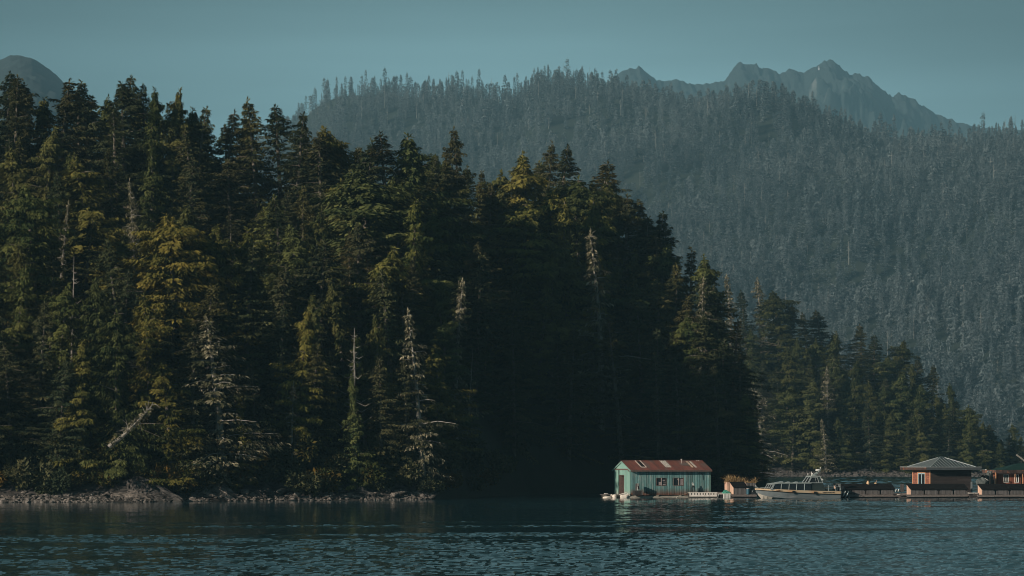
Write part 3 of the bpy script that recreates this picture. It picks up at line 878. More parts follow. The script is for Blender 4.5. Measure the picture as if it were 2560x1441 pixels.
# ------------------------------------------------------------------ far forest: thousands of trees as one mass
def far_forest():
    rng = np.random.default_rng(5)
    protos = []
    for i in range(8):
        k = ['hemlock', 'spruce', 'cedar'][i % 3]
        q, t, _b, _l = crown_arrays(k, 900 + i, 17.0, 4.4, 3.0, 1.05, 2.3)
        w = 0.14
        trunk = []
        for a in (0, 1.57):
            dx, dy = math.cos(a) * w, math.sin(a) * w
            trunk.append([[-dx, -dy, -4], [dx, dy, -4], [dx * .3, dy * .3, 16.5], [-dx * .3, -dy * .3, 16.5]])
        q = np.concatenate([q, np.array(trunk)])
        t = np.concatenate([t, [.5, .5]])
        m = np.zeros(len(q))
        protos.append((q, t, m))
    for i in range(3):
        tr = []
        w = 0.26
        for a in (0.3, 1.87):
            dx, dy = math.cos(a) * w, math.sin(a) * w
            tr.append([[-dx, -dy, -3], [dx, dy, -3], [dx * .25, dy * .25, 15], [-dx * .25, -dy * .25, 15]])
        for _ in range(8):
            z, a, L = rng.uniform(6, 14), rng.uniform(0, 6.28), rng.uniform(.6, 2.0)
            dx, dy = math.cos(a) * L, math.sin(a) * L
            tr.append([[0, 0, z], [0, 0, z + .2], [dx, dy, z - .1], [dx, dy, z - .2]])
        q = np.array(tr)
        protos.append((q, np.full(len(q), .5), np.ones(len(q))))
    n = 10500
    U = rng.uniform(560, 2760, n)
    Tt = rng.uniform(-0.01, 1.0, n).clip(-.01) 
    Tt = np.sign(Tt) * np.abs(Tt) ** 0.85
    # a denser line right on the crest
    nc = 420
    U = np.concatenate([U, rng.uniform(700, 2700, nc)])
    Tt = np.concatenate([Tt, rng.uniform(.985, 1.02, nc)])
    Y = Y0H + Tt * (dist_h(U) - Y0H)
    X = (U - CX) / F * Y
    Z = ground_h(U, Y)
    size = np.clip(rng.lognormal(.0, .25, len(U)), .5, 1.5) * np.where(Tt > .985, rng.choice([.8, 1.0, 1.3], len(U)), 1.0)
    clump = (fbm(X / 130, Y / 160, 71, 3) - .5) * .9
    VV, TT, MM = [], [], []
    for i in range(len(U)):
        dead = rng.random() < 0.13
        q, t, m = protos[8 + rng.integers(3)] if dead else protos[rng.integers(8)]
        a = rng.uniform(0, 6.28)
        c, s = math.cos(a) * size[i], math.sin(a) * size[i]
        wx = rng.uniform(.85, 1.3) * (.62 if Tt[i] > .985 else 1.0)
        v = np.empty_like(q)
        v[..., 0] = (q[..., 0] * c - q[..., 1] * s) * wx + X[i]
        v[..., 1] = (q[..., 0] * s + q[..., 1] * c) * wx + Y[i]
        v[..., 2] = q[..., 2] * size[i] * (1.05 if not dead else rng.uniform(.6, 1.1)) + Z[i] - .5
        VV.append(v)
        TT.append(np.clip(t + rng.normal(0, .2) + clump[i], 0, 1))
        MM.append(m)
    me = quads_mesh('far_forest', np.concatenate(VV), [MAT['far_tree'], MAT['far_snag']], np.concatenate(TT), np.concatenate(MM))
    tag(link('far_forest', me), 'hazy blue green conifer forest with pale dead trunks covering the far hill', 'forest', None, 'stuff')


far_forest()

# ------------------------------------------------------------------ shrubs and rocks along the shores
def shrub_mesh(seed, mat, n=1500, sz=.28):
    rng = np.random.default_rng(seed)
    k = 9
    cen = rng.normal(0, .45, (k, 3)) * np.array([1.1, .9, .4]) + np.array([0, 0, .75])
    rad = rng.uniform(.35, .65, k)
    w = rng.integers(0, k, n)
    d = nrm(rng.normal(0, 1, (n, 3)))
    p = cen[w] + d * (rad[w] * rng.uniform(.55, 1.05, n))[:, None]
    p[:, 2] = np.abs(p[:, 2])
    ax = nrm(d + rng.normal(0, .6, (n, 3)) - np.array([0, 0, .2]))
    b = nrm(np.cross(ax, rng.normal(0, 1, (n, 3))))
    ln = rng.uniform(.5, 1.2, n) * sz
    q = np.stack([p, p + ax * (ln * .5)[:, None] + b * (ln * .25)[:, None], p + ax * ln[:, None], p + ax * (ln * .5)[:, None] - b * (ln * .25)[:, None]], 1)
    return quads_mesh('shrub_leaves', q, [mat], np.clip(rng.normal(.4, .2, k)[w] + rng.normal(0, .15, n), 0, 1))


SHR = [shrub_mesh(60 + i, MAT['shrub'], 1500) for i in range(4)]
SHRD = [shrub_mesh(80 + i, MAT['hemlock'], 1500) for i in range(3)]
sh = []
u = -240
while u < 1260:
    for back in (0, 1):
        uu = u + random.uniform(-20, 20) + back * 20
        if back == 0 and 300 < uu < 420:
            continue
        Y = float(shore_n(uu)) + (3.3 if back == 0 else 5.6) + random.uniform(-.7, 1.2)
        s = random.uniform(1.0, 1.7) * (1.25 if back else 1.0)
        warm = (170 < uu < 640 and random.random() < .75) or random.random() < .25
        o = bpy.data.objects.new('shore_shrub', random.choice(SHR if warm else SHRD))
        COL.objects.link(o)
        o.location = (WX(uu, Y), Y, float(ground_n(uu, Y)) - .15)
        o.scale = (s * 1.15, s, s * random.uniform(.8, 1.25))
        o.rotation_euler = (0, 0, random.uniform(0, 6.28))
        sh.append((uu, warm, back, o))
    u += 52
ci = {}
for uu, warm, back, o in sorted(sh, key=lambda r: r[0]):
    k = (warm, back)
    ci[k] = ci.get(k, 0) + 1
    tag(o, '%s leafy shrub, %s such from the left %s' % ('rusty olive' if warm else 'dark green', ORD[ci[k] - 1], 'along the beach top' if back == 0 else 'behind the beach shrubs'), 'shrub', 'shrubs along the near shore')


def rock_mesh(name, seed, sub=3, mat='rock', ax=(1, 1, .7), rough=.35):
    bm = bmesh.new()
    bmesh.ops.create_icosphere(bm, subdivisions=sub, radius=1.0)
    rng = np.random.default_rng(seed)
    planes = nrm(rng.normal(0, 1, (11, 3)))
    dist = rng.uniform(.62, .95, 11)
    co = np.array([v.co[:] for v in bm.verts])
    for pn, pd in zip(planes, dist):
        ov = co @ pn - pd
        co = co - np.where(ov > 0, ov, 0)[:, None] * pn * .92
    n = fbm(co[:, 0] * 2.2 + co[:, 2] * 1.7 + seed, co[:, 1] * 2.2 - co[:, 2], seed, 4) - .5
    co = co * (1 + n * rough)[:, None] * np.array(ax)
    for v, c in zip(bm.verts, co):
        v.co = c
    me = bpy.data.meshes.new(name)
    bm.to_mesh(me)
    bm.free()
    me.materials.append(MAT[mat])
    a = me.attributes.new('tint', 'FLOAT', 'FACE')
    a.data.foreach_set('value', [random.random() for _ in me.polygons])
    return me


def outcrop(label, u, v, du, dv, mat, seed, slant, name='rock_outcrop'):
    Y = float(shore_n(u)) + 2.2
    me = rock_mesh(name, seed, 5, mat, (1, .62, 1), 1.1)
    co = np.empty(len(me.vertices) * 3, dtype=np.float32)
    me.vertices.foreach_get('co', co)
    co = co.reshape(-1, 3)
    k = co[:, 2] * 3.2 + co[:, 0] * slant
    co[:, 1] -= (np.abs((k * 1.7) % 1 - .5) - .25) * .22
    co[:, 2] += (np.abs((k * 2.3 + co[:, 1]) % 1 - .5) - .25) * .16 - co[:, 0] ** 2 * .25
    w = du / F * Y / 2
    hz = dv / F * Y
    co *= np.array([w * 1.1, 2.4, hz * 1.15])
    me.vertices.foreach_set('co', co.ravel())
    me.update()
    o = link(name, me)
    o.location = (WX(u, Y), Y, -.1)
    return tag(o, label, 'rock', 'rock outcrops on the near shore')


outcrop('largest dark grey rock outcrop with slanting cracks under the shore shrubs', 365, 1190, 200, 46, 'rock_dark', 11, 1.8)
outcrop('low grey slab of rock at the foot of the big outcrop', 330, 1235, 190, 26, 'rock', 12, 1.2)
outcrop('ribbed pale rock slab right of the big outcrop', 530, 1230, 120, 34, 'rock', 13, 2.6)
outcrop('small pale rock slab at the far left end of the beach', 10, 1240, 90, 24, 'rock', 14, .8)
outcrop('dark rounded rock mound near the shaded end of the beach', 895, 1226, 110, 24, 'rock_dark', 15, .6)
outcrop('bumpy dark rock behind the boulder beach', 660, 1230, 70, 26, 'rock_dark', 16, 1.4)

BOULD = [rock_mesh('boulder', 200 + i, 3, 'rock', (1, .8, .6 + .1 * (i % 3)), .45) for i in range(6)]
bs = []
rr = random.Random(42)
for i in range(110):
    u = rr.uniform(-60, 1085) if i < 70 else rr.uniform(560, 1085)
    d = rr.uniform(.2, 3.2)
    Y = float(shore_n(u)) + d
    s = min(rr.lognormvariate(-1.55, .5), .7) * (1.0 if u < 1000 else .7)
    o = bpy.data.objects.new('boulder', rr.choice(BOULD))
    COL.objects.link(o)
    o.location = (WX(u, Y), Y, float(ground_n(u, Y)) + s * .22)
    o.scale = (s * rr.uniform(.9, 1.6), s, s * rr.uniform(.7, 1.1))
    o.rotation_euler = (rr.uniform(-.3, .3), rr.uniform(-.3, .3), rr.uniform(0, 6.28))
    bs.append((u, s, o))
ci = {}
for u, s, o in sorted(bs, key=lambda r: r[0]):
    sec = 0 if u < 300 else 1 if u < 620 else 2 if u < 850 else 3
    k = (sec, s > .3)
    ci[k] = ci.get(k, 0) + 1
    tag(o, '%s grey boulder, %s from the left %s' % ('big' if s > .3 else 'small', ORD[ci[k] - 1], ['left of the dark outcrop', 'in front of the dark outcrop and ribbed slab', 'on the middle of the pale boulder beach', 'on the beach near its shaded end'][sec]), 'boulder', 'boulders on the near shore')


def gravel(name, label, gen, mat):
    rng = np.random.default_rng(8)
    bm = bmesh.new()
    bmesh.ops.create_icosphere(bm, subdivisions=1, radius=1.0)
    base = np.array([v.co[:] for v in bm.verts])
    fs = np.array([[v.index for v in f.verts] for f in bm.faces])
    bm.free()
    Q, T = [], []
    for (x, y, z, s) in gen(rng):
        c = base * (1 + rng.normal(0, .18, (len(base), 1))) * np.array([s * rng.uniform(.9, 1.5), s, s * rng.uniform(.5, .8)])
        c = c + np.array([x, y, z])
        tri = c[fs]
        Q.append(np.concatenate([tri, tri[:, 2:3]], 1))
        T.append(np.full(len(fs), rng.random()))
    Q = np.concatenate(Q)
    T = np.concatenate(T)
    n = len(Q)
    me = bpy.data.meshes.new(name)
    me.vertices.add(n * 3)
    me.vertices.foreach_set('co', np.ascontiguousarray(Q[:, :3], dtype=np.float32).ravel())
    me.loops.add(n * 3)
    me.loops.foreach_set('vertex_index', np.arange(n * 3, dtype=np.int32))
    me.polygons.add(n)
    me.polygons.foreach_set('loop_start', np.arange(0, n * 3, 3, dtype=np.int32))
    me.materials.append(MAT[mat])
    a = me.attributes.new('tint', 'FLOAT', 'FACE')
    a.data.foreach_set('value', T.astype(np.float32))
    me.update()
    me.validate()
    tag(link(name, me), label, 'gravel', None, 'stuff')


def g_near(rng):
    for _ in range(5200):
        u = rng.uniform(-250, 1090)
        d = rng.uniform(0, 1.0) ** 1.5 * 3.6
        if vnoise(u * .02, d * .8, 91) < rng.uniform(.15, .75):
            continue
        Y = float(shore_n(u)) + d
        yield WX(u, Y), Y, float(ground_n(u, Y)) + .03, rng.lognormal(-2.3, .45)


def g_far(rng):
    for _ in range(3600):
        u = rng.uniform(1860, 2700)
        Y = float(shore_c(u)) + rng.uniform(0, 9.5)
        yield WX(u, Y), Y, float(ground_c(u, Y)) + .03, rng.lognormal(-1.75, .5)


gravel('shore_gravel', 'loose grey stones strewn along the near beach', g_near, 'gravel')
gravel('beach_gravel', 'pale stony beach along the far side of the cove', g_far, 'gravel_far')

# leaning log on the far shore at the right edge
fl = thing('fallen_log', 'pale dead log leaning down to the right at the far right shore', 'log', (WX(2541, 676), 676, HC + (VH - 1137) / F * 676))
m_ = MB()
m_.tube([(0, 0, 0), (1.6, 0, -1.2), (3.4, 0, -3.2), (5.0, 0, -5.5)], [.22, .2, .2, .22], 7)
m_.build('trunk', MAT['dead_wood'], fl)

# ------------------------------------------------------------------ water
def water():
    m, nt, N, L, b = _nt('inlet_water')
    b.inputs['Base Color'].default_value = (0.016, 0.056, 0.072, 1)
    b.inputs['Roughness'].default_value = 0.06
    b.inputs['IOR'].default_value = 1.33
    b.inputs['Specular IOR Level'].default_value = 0.5
    tc = N.new('ShaderNodeTexCoord')
    sp = N.new('ShaderNodeSeparateXYZ')
    L.new(tc.outputs['Object'], sp.inputs[0])

    def noise(scale, sx, sy, det=3.0, rough=.5, rot=0.0):
        mp = N.new('ShaderNodeMapping')
        mp.inputs['Scale'].default_value = (sx, sy, 1)
        mp.inputs['Rotation'].default_value = (0, 0, rot)
        L.new(tc.outputs['Object'], mp.inputs[0])
        n = N.new('ShaderNodeTexNoise')
        n.inputs['Scale'].default_value = scale
        n.inputs['Detail'].default_value = det
        n.inputs['Roughness'].default_value = rough
        L.new(mp.outputs[0], n.inputs['Vector'])
        return n.outputs['Fac']

    def math_(op, a, bb=None, c=None):
        n = N.new('ShaderNodeMath')
        n.operation = op
        for i, x in enumerate((a, bb, c)):
            if x is None:
                continue
            if isinstance(x, (int, float)):
                n.inputs[i].default_value = x
            else:
                L.new(x, n.inputs[i])
        return n.outputs[0]
    def slope(sx, sy, amt, det=2.0, rot=0.0):
        mp = N.new('ShaderNodeMapping')
        mp.inputs['Scale'].default_value = (sx, sy, 1)
        mp.inputs['Rotation'].default_value = (0, 0, rot)
        L.new(tc.outputs['Object'], mp.inputs[0])
        n = N.new('ShaderNodeTexNoise')
        n.inputs['Scale'].default_value = 1.0
        n.inputs['Detail'].default_value = det
        L.new(mp.outputs[0], n.inputs['Vector'])
        a = N.new('ShaderNodeVectorMath')
        a.operation = 'SUBTRACT'
        a.inputs[1].default_value = (.5, .5, .5)
        L.new(n.outputs['Color'], a.inputs[0])
        c = N.new('ShaderNodeVectorMath')
        c.operation = 'SCALE'
        c.inputs['Scale'].default_value = amt
        L.new(a.outputs[0], c.inputs[0])
        return c.outputs[0]

    def vadd(a, bb):
        n = N.new('ShaderNodeVectorMath')
        n.operation = 'ADD'
        L.new(a, n.inputs[0])
        L.new(bb, n.inputs[1])
        return n.outputs[0]
    v = slope(4.5, 3.2, .11, 2, .12)
    fl_ = N.new('ShaderNodeVectorMath')
    fl_.operation = 'MULTIPLY_ADD'
    fl_.inputs[1].default_value = (1, 1, 0)
    fl_.inputs[2].default_value = (0, 0, 1)
    L.new(v, fl_.inputs[0])
    nn = N.new('ShaderNodeVectorMath')
    nn.operation = 'NORMALIZE'
    L.new(fl_.outputs[0], nn.inputs[0])
    L.new(nn.outputs[0], b.inputs['Normal'])
    me = bpy.data.meshes.new('water')
    me.from_pydata([(-4500, -480, -.3), (4500, -480, -.3), (4500, 7200, -.3), (-4500, 7200, -.3)], [], [(0, 1, 2, 3)])
    me.materials.append(m)
    structure('water', me)

    # the near water is a real wave surface: short crossing wind waves whose height follows wind and wake lines
    rng = np.random.default_rng(77)

    def sheet(us, ys, lam0, lam1, nw, rms):
        U, Y = np.meshgrid(us, ys)
        X = (U - CX) / F * Y
        wob = fbm(X * .012, Y * .03, 301, 3) - .5
        yy = Y + wob * 9 - X * .17
        st = np.interp(yy, [p[0] for p in WATER_STOPS], [p[1] for p in WATER_STOPS])
        right = np.clip((X + wob * 40 + 2) / 24, 0, 1) * .50
        st = np.maximum(st, right * np.interp(yy, [p[0] for p in RIGHT_STOPS], [p[1] for p in RIGHT_STOPS]))
        st = st * (.45 + 1.1 * np.clip(fbm(X * .05, Y * .16, 311, 4) * 1.6 - .35, 0, 1))
        dz = np.zeros_like(X)
        for k in range(nw):
            lam = lam0 * (lam1 / lam0) ** rng.random()
            a = rng.normal(1.5, .42)
            kx, ky = 2 * math.pi / lam * math.cos(a), 2 * math.pi / lam * math.sin(a)
            amp = rms * math.sqrt(2.0 / nw) * lam / (2 * math.pi)
            dz += amp * np.sin(kx * X + ky * Y + rng.uniform(0, 6.28))
        patch = .6 + .8 * fbm(X * .35, Y * .22, 321, 2)
        z = dz * st * patch + .03 * np.sin(X * .13 + Y * .45) * np.clip(st, .1, 1)
        structure('water', grid_mesh('water', X, Y, z, [m], True))
    sheet(np.linspace(-560, 3120, 1180), np.arange(45.0, 372.0, .185), .36, 1.25, 60, WATER_RMS)
    sheet(np.linspace(1700, 2750, 420), np.arange(371.0, 690.0, .5), 1.3, 5.0, 30, WATER_RMS)


WATER_STOPS = [(60, 1.0), (135, .85), (146, .9), (157, .85), (160, .10), (171, .10), (174, .75), (178, .8), (180, .08), (184, .08), (186, .6), (188.5, .6), (191, .08), (208, .12), (240, .05), (800, .05)]
RIGHT_STOPS = [(60, 1.0), (158, 1.0), (161, .45), (166, .45), (169, 1.0), (192, 1.0), (193.5, .3), (195, 1.0), (800, 1.0)]
WATER_RMS = .19
water()

# ------------------------------------------------------------------ floating buildings
def boards(mb, a, b, z0, ztop, y0, th, w=.22, gap=.022, holes=(), axis='x', mat=0):
    """Vertical boards from a to b along an axis, outer face at y0-th, cut round the holes (a0, a1, z0, z1)."""
    x = a
    while x < b - .03:
        ww = min(w * random.uniform(.85, 1.15), b - x)
        x1 = x + ww - gap
        t = th * random.uniform(.7, 1.3)
        zt = min(ztop(x), ztop(x1))
        zz = z0 + random.uniform(-.05, .02)
        spans = [(zz, zt)]
        for h in holes:
            if x1 > h[0] and x < h[1]:
                spans = [s for p in spans for s in ((p[0], min(p[1], h[2])), (max(p[0], h[3]), p[1])) if s[1] - s[0] > .03]
        tn = random.random()
        for s in spans:
            if axis == 'x':
                mb.box(x, x1, y0 - t, y0, s[0], s[1], tn, mat)
            else:
                mb.box(y0 - t, y0, x, x1, s[0], s[1], tn, mat)
        x += ww


def siding(mb, a, b, z0, z1, y0, th, h=.16, holes=(), axis='x', mat=0, seg=1.6):
    """Horizontal lapped boards."""
    z = z0
    while z < z1 - .02:
        zt = min(z + h - .012, z1)
        spans = [(a, b)]
        for q in holes:
            if zt > q[2] and z < q[3]:
                spans = [s for p in spans for s in ((p[0], min(p[1], q[0])), (max(p[0], q[1]), p[1])) if s[1] - s[0] > .03]
        for s in spans:
            x = s[0]
            while x < s[1] - .02:
                x1 = min(x + seg * random.uniform(.5, 1.2), s[1])
                t = th * random.uniform(.8, 1.2)
                if axis == 'x':
                    mb.box(x, x1 - .006, y0 - t, y0, z, zt, None, mat)
                else:
                    mb.box(y0 - t, y0, x, x1 - .006, z, zt, None, mat)
                x = x1
        z += h


def window_part(parent, x0, x1, z0, z1, y, frame_mat, glass='glass_dark', mull=1, fr=.05, axis='x', curtain=None):
    g = MB()
    B = (lambda m, a, b, c, d, e, f: m.box(a, b, c, d, e, f, .5)) if axis == 'x' else (lambda m, a, b, c, d, e, f: m.box(c, d, a, b, e, f, .5))
    B(g, x0, x1, y + .03, y + .05, z0, z1)
    w = g.build('window', MAT[glass], parent)
    f = MB()
    B(f, x0 - fr, x1 + fr, y - .05, y + .028, z1, z1 + fr)
    B(f, x0 - fr, x1 + fr, y - .06, y + .028, z0 - fr, z0)
    B(f, x0 - fr, x0, y - .05, y + .028, z0, z1)
    B(f, x1, x1 + fr, y - .05, y + .028, z0, z1)
    for k in range(mull):
        xm = x0 + (x1 - x0) * (k + 1) / (mull + 1)
        B(f, xm - fr * .4, xm + fr * .4, y - .035, y + .028, z0, z1)
    f.build('frame', MAT[frame_mat], w)
    if curtain:
        c = MB()
        for (a, b, zc0, zc1) in curtain:
            c.box(a, b, y + .015, y + .027, zc0, zc1, .5)
        c.build('curtain', MAT['curtain'], w)
    return w


# ---- teal shack
sx0 = WX(1576, 304.0)
shack = thing('float_house', 'weathered teal board shack with a rusty corrugated roof floating at the water', 'shack', (sx0, 304.0, 0), YAW)
LEN, WID, Z0, ZT, ZR = 8.75, 5.6, .32, 3.0, 3.85
wins = [(2.87, 3.90, 1.32, 2.07), (4.77, 5.83, 1.32, 2.07)]
m_ = MB()
boards(m_, 0, LEN, Z0, lambda x: ZT, 0, .04, .26, .05, wins)
for h0, h1 in ((0, 2.87), (3.9, 4.77), (5.83, LEN)):
    m_.box(h0, h1, .002, .05, Z0, ZT, .0)
for q in wins:
    m_.box(q[0], q[1], .002, .05, Z0, q[2], .0)
    m_.box(q[0], q[1], .002, .05, q[3], ZT, .0)
m_.build('wall', MAT['teal_board'], shack)
m_ = MB()
gt = lambda y: ZT + (ZR - ZT) * (1 - abs(y - WID / 2) / (WID / 2)) - .03
boards(m_, .03, WID, Z0, lambda y: min(gt(y), 2.98), -.002, .035, .42, .012, [(2.15, 3.8, 0, 2.95)], 'y')
boards(m_, 2.15, 3.8, 2.40, lambda y: 2.98, -.004, .03, .3, .02, axis='y')
m_.build('wall', MAT['teal_gable'], shack)
m_ = MB()
m_.prism([(-.045, .35, 3.0), (-.045, WID - .35, 3.0), (-.045, WID / 2, ZR - .06)], (.04, 0, 0), .8)
m_.build('gable', MAT['teal_gable'], shack)
m_ = MB()
boards(m_, 0, LEN, Z0, lambda x: ZT, WID + .04, .035, .25, .02)
boards(m_, .05, WID, Z0, gt, LEN + .03, .035, .25, .02, axis='y')
m_.build('wall', MAT['teal_board'], shack)
m_ = MB()
m_.box(.05, LEN - .05, .06, WID - .06, Z0 + .0, Z0 + .06, .3)
m_.build('floor', MAT['deck'], shack)
m_ = MB()
m_.box(.05, 1.1, 3.72, 3.77, .40, 2.36, .5)
m_.box(-.05, .03, 3.76, 3.82, .36, 2.40, .6)
m_.box(-.05, .03, 2.13, 2.19, .36, 2.40, .4)
m_.box(-.05, .03, 2.191, 3.759, 2.345, 2.395, .4)
m_.build('door', MAT['trim_brown'], shack)
m_ = MB()
m_.box(-.11, -.046, .12, WID - .1, 2.94, 3.06, .4)
m_.box(-.15, -.046, .12, .42, 2.78, 3.10, .1)
m_.box(-.1, LEN + .14, -.45, -.41, 2.76, 2.90, .4)
m_.build('fascia', MAT['trim_brown'], shack)
m_ = MB()
for (ya, yb) in ((-.42, WID / 2), (WID + .42, WID / 2)):
    za = ZR + .03 - .3036 * 3.22
    m_.hexa([(-.16, ya, za - .12), (-.10, ya, za - .12), (-.10, yb, ZR - .10), (-.16, yb, ZR - .10)], [(-.16, ya, za), (-.10, ya, za), (-.10, yb, ZR + .02), (-.16, yb, ZR + .02)], .6)
m_.box(-.06, -.003, -.06, .03, .32, 2.95, .5)
m_.box(LEN + .005, LEN + .07, -.06, .03, .32, 2.95, .5)
m_.build('trim', MAT['teal_gable'], shack)


def corrugated(x0, x1, s0, s1, lift=0.0, amp=.022, per=.2, back=False, jag=0.0):
    mb = MB()
    n = int((x1 - x0) / (per / 6)) + 1
    sl = (ZR + .04) - (2.86 + .04)
    last = None
    for i in range(n + 1):
        x = x0 + (x1 - x0) * i / n
        dz = amp * math.sin(2 * math.pi * x / per) + lift
        P = []
        for s in (s0, s1 + (random.uniform(-jag, jag) if i % 6 == 0 else 0)):
            y = WID / 2 - 3.24 * s
            P.append((x, WID - y if back else y, ZR + .06 - sl * s + dz))
        if last:
            mb.face([last[1], P[1], P[0], last[0]] if not back else [last[0], P[0], P[1], last[1]], (math.floor(x / .62) * .377 + .2) % 1)
        last = P
    return mb


roof = corrugated(-.14, LEN + .16, 0, 1, jag=.008).build('roof', MAT['rust'], shack)
corrugated(-.14, LEN + .16, 0, 1, back=True).build('roof', MAT['rust'], shack)
mm = MB()
mm.hexa([(-.14, WID / 2 - .16, ZR + .045), (LEN + .16, WID / 2 - .16, ZR + .045), (LEN + .16, WID / 2 + .16, ZR + .045), (-.14, WID / 2 + .16, ZR + .045)], [(-.14, WID / 2 - .02, ZR + .10), (LEN + .16, WID / 2 - .02, ZR + .10), (LEN + .16, WID / 2 + .02, ZR + .10), (-.14, WID / 2 + .02, ZR + .10)], .5)
mm.build('ridge_cap', MAT['rust'], roof)
sk = corrugated(1.34, 1.86, .10, .74, .035).build('skylight', MAT['tar_paper'], roof)
sk['label'] = 'dark hole framed by white battens'
mm = MB()
for (xa, xb, s0, s1) in ((1.84, 1.90, .06, .76), (1.30, 1.36, .06, .76), (1.3, 1.9, .735, .765)):
    sl = ZR - 2.86
    pa, pb = WID / 2 - 3.24 * s0, WID / 2 - 3.24 * s1
    za, zb = ZR + .06 - sl * s0 + .05, ZR + .06 - sl * s1 + .05
    mm.hexa([(xa, pb, zb), (xb, pb, zb), (xb, pa, za), (xa, pa, za)], [(xa, pb, zb + .04), (xb, pb, zb + .04), (xb, pa, za + .04), (xa, pa, za + .04)], .5)
mm.build('skylight_frame', MAT['white_wood'], roof)
corrugated(4.02, 4.70, .02, .74, .035).build('skylight', MAT['skylight_grey'], roof)['label'] = 'grey white translucent roof panel'
corrugated(6.86, 7.12, .10, .75, .035).build('skylight', MAT['skylight_tan'], roof)['label'] = 'tan translucent roof strip'
corrugated(7.22, 7.50, .10, .76, .035).build('skylight', MAT['skylight_grey'], roof)['label'] = 'pale translucent roof strip'
corrugated(8.1, 8.6, .0, .06, .035).build('roof_patch', MAT['white_wood'], roof)
mm = MB()
mm.tube([(6.2, 1.75, 3.4), (6.2, 1.75, 3.98)], .045, 8)
mm.lathe([(.10, 0), (.10, .05), (.03, .12)], 8, (6.2, 1.75, 3.98))
mm.build('vent_pipe', MAT['trim_pale'], roof)
mm = MB()
mm.face([(5.95, .98, 3.40), (6.9, .95, 3.40), (6.9, 1.9, 3.68), (5.95, 1.9, 3.68)], .5)
mm.build('roof_patch', surf('brown_patch', (0.13, 0.11, 0.10), (0.10, 0.08, 0.075), 3), roof)
window_part(shack, *wins[0], 0, 'trim_brown', mull=1, fr=.045, curtain=[(3.12, 3.36, 1.34, 1.66), (3.42, 3.88, 1.36, 1.45), (3.42, 3.88, 1.55, 1.60), (3.45, 3.8, 1.75, 1.9)])
window_part(shack, *wins[1], 0, 'trim_brown', mull=1, fr=.045, curtain=[(5.34, 5.8, 1.34, 2.0), (5.14, 5.25, 1.9, 2.02)])
for q in wins:
    mm = MB()
    xm = (q[0] + q[1]) / 2
    mm.box(xm - .028, xm + .028, -.062, -.036, q[2], q[3], .5)
    mm.build('window_mullion', MAT['trim_pale'], shack)
mm = MB()
mm.tube([(7.45, -.06, 2.52), (7.5, -.12, 2.62), (7.75, -.10, 2.60), (7.95, -.08, 2.45), (8.0, -.06, 1.9)], .018, 5)
mm.build('cable', MAT['rubber'], shack)


def log(parent, a, b, r, mat='log', name='log'):
    mb = MB()
    a, b = Vector(a), Vector(b)
    n = 8
    pts = [a.lerp(b, i / n) + Vector((0, random.uniform(-.02, .02), random.uniform(-.02, .02))) for i in range(n + 1)]
    mb.tube(pts, [r * random.uniform(.92, 1.06) for _ in pts], 9)
    return mb.build(name, MAT[mat], parent, True)


fl = thing('log_float', 'float of dark wet logs carrying the teal shack', 'raft', (sx0, 304.0, 0), YAW)
for i, y in enumerate((-.55, .5, 1.9, 3.4, 4.9, 6.0)):
    log(fl, (-.6 - random.random() * .5, y, .02), (LEN + .3 + random.random() * .4, y, .02), .25 if i else .22, 'log_pale' if i == 0 else 'log')
for x in (.5, 2.9, 5.4, 8.0):
    log(fl, (x, -.7, .24), (x, 6.1, .24), .09)

fl = thing('log_float', 'ragged float of logs and foam in front of the open shack door', 'raft', (WX(1520, 304.5), 304.5, 0), YAW)
for (a, b, r) in (((-.5, -.2, .10), (2.6, -.3, .10), .2), ((-.4, .6, .12), (2.5, .7, .10), .22), ((-.2, 1.6, .12), (2.4, 1.5, .1), .22)):
    log(fl, a, b, r)
m_ = MB()
for k in range(5):
    m_.box(-.35 + k * .5, .02 + k * .5, -.4, 1.8, .30, .36)
m_.build('deck_boards', MAT['deck'], fl)


def block(name, label, cat, loc, dims, mat, seed, group=None, rz=0.0):
    me = rock_mesh(name, seed, 3, mat, dims, .25)
    o = link(name, me)
    o.location = loc
    o.rotation_euler = (0, 0, rz)
    return tag(o, label, cat, group)


fg = 'foam blocks at the shack float'
block('foam_block', 'largest pale foam block with a flat top at the water below the shack door', 'float', tuple(W(1561, 1243, 303.2)), (.62, .4, .24), 'foam', 301, fg, .1)
block('foam_block', 'upright rounded foam block in the middle of the ragged float', 'float', tuple(W(1536, 1243, 303.4)), (.26, .25, .30), 'foam', 302, fg)
block('foam_block', 'jagged foam lump at the left end of the ragged float', 'float', tuple(W(1519, 1244.5, 303.4)), (.52, .35, .15), 'foam', 303, fg)
block('foam_block', 'small foam knob on top of the ragged float', 'float', tuple(W(1529, 1238.5, 303.6)), (.13, .12, .14), 'foam', 304, fg)
for i, (u0, v0, u1, v1, lb) in enumerate([(1510, 1234.5, 1520, 1234, 'short white plank lying at the left end of the ragged float'), (1548, 1237, 1566, 1232, 'white plank propped up to the right in front of the shack door'), (1552, 1239, 1574, 1235.5, 'longer white plank slanting against the shack corner'), (1568, 1233.5, 1575, 1240, 'white plank leaning down beside the shack corner')]):
    a, b = W(u0, v0, 303.6 - .1 * i), W(u1, v1, 303.6 - .1 * i)
    o = MB()
    dv = (b - a)
    o.hexa([a + Vector((0, -.09, -.035)), b + Vector((0, -.09, -.035)), b + Vector((0, .12, -.035)), a + Vector((0, .12, -.035))], [a + Vector((0, -.09, .035)), b + Vector((0, -.09, .035)), b + Vector((0, .12, .035)), a + Vector((0, .12, .035))], .5)
    tag(o.build('plank', MAT['white_wood']), lb, 'plank', 'planks on the ragged float')
    tag(bpy.data.objects[o and 'plank'], None, None)

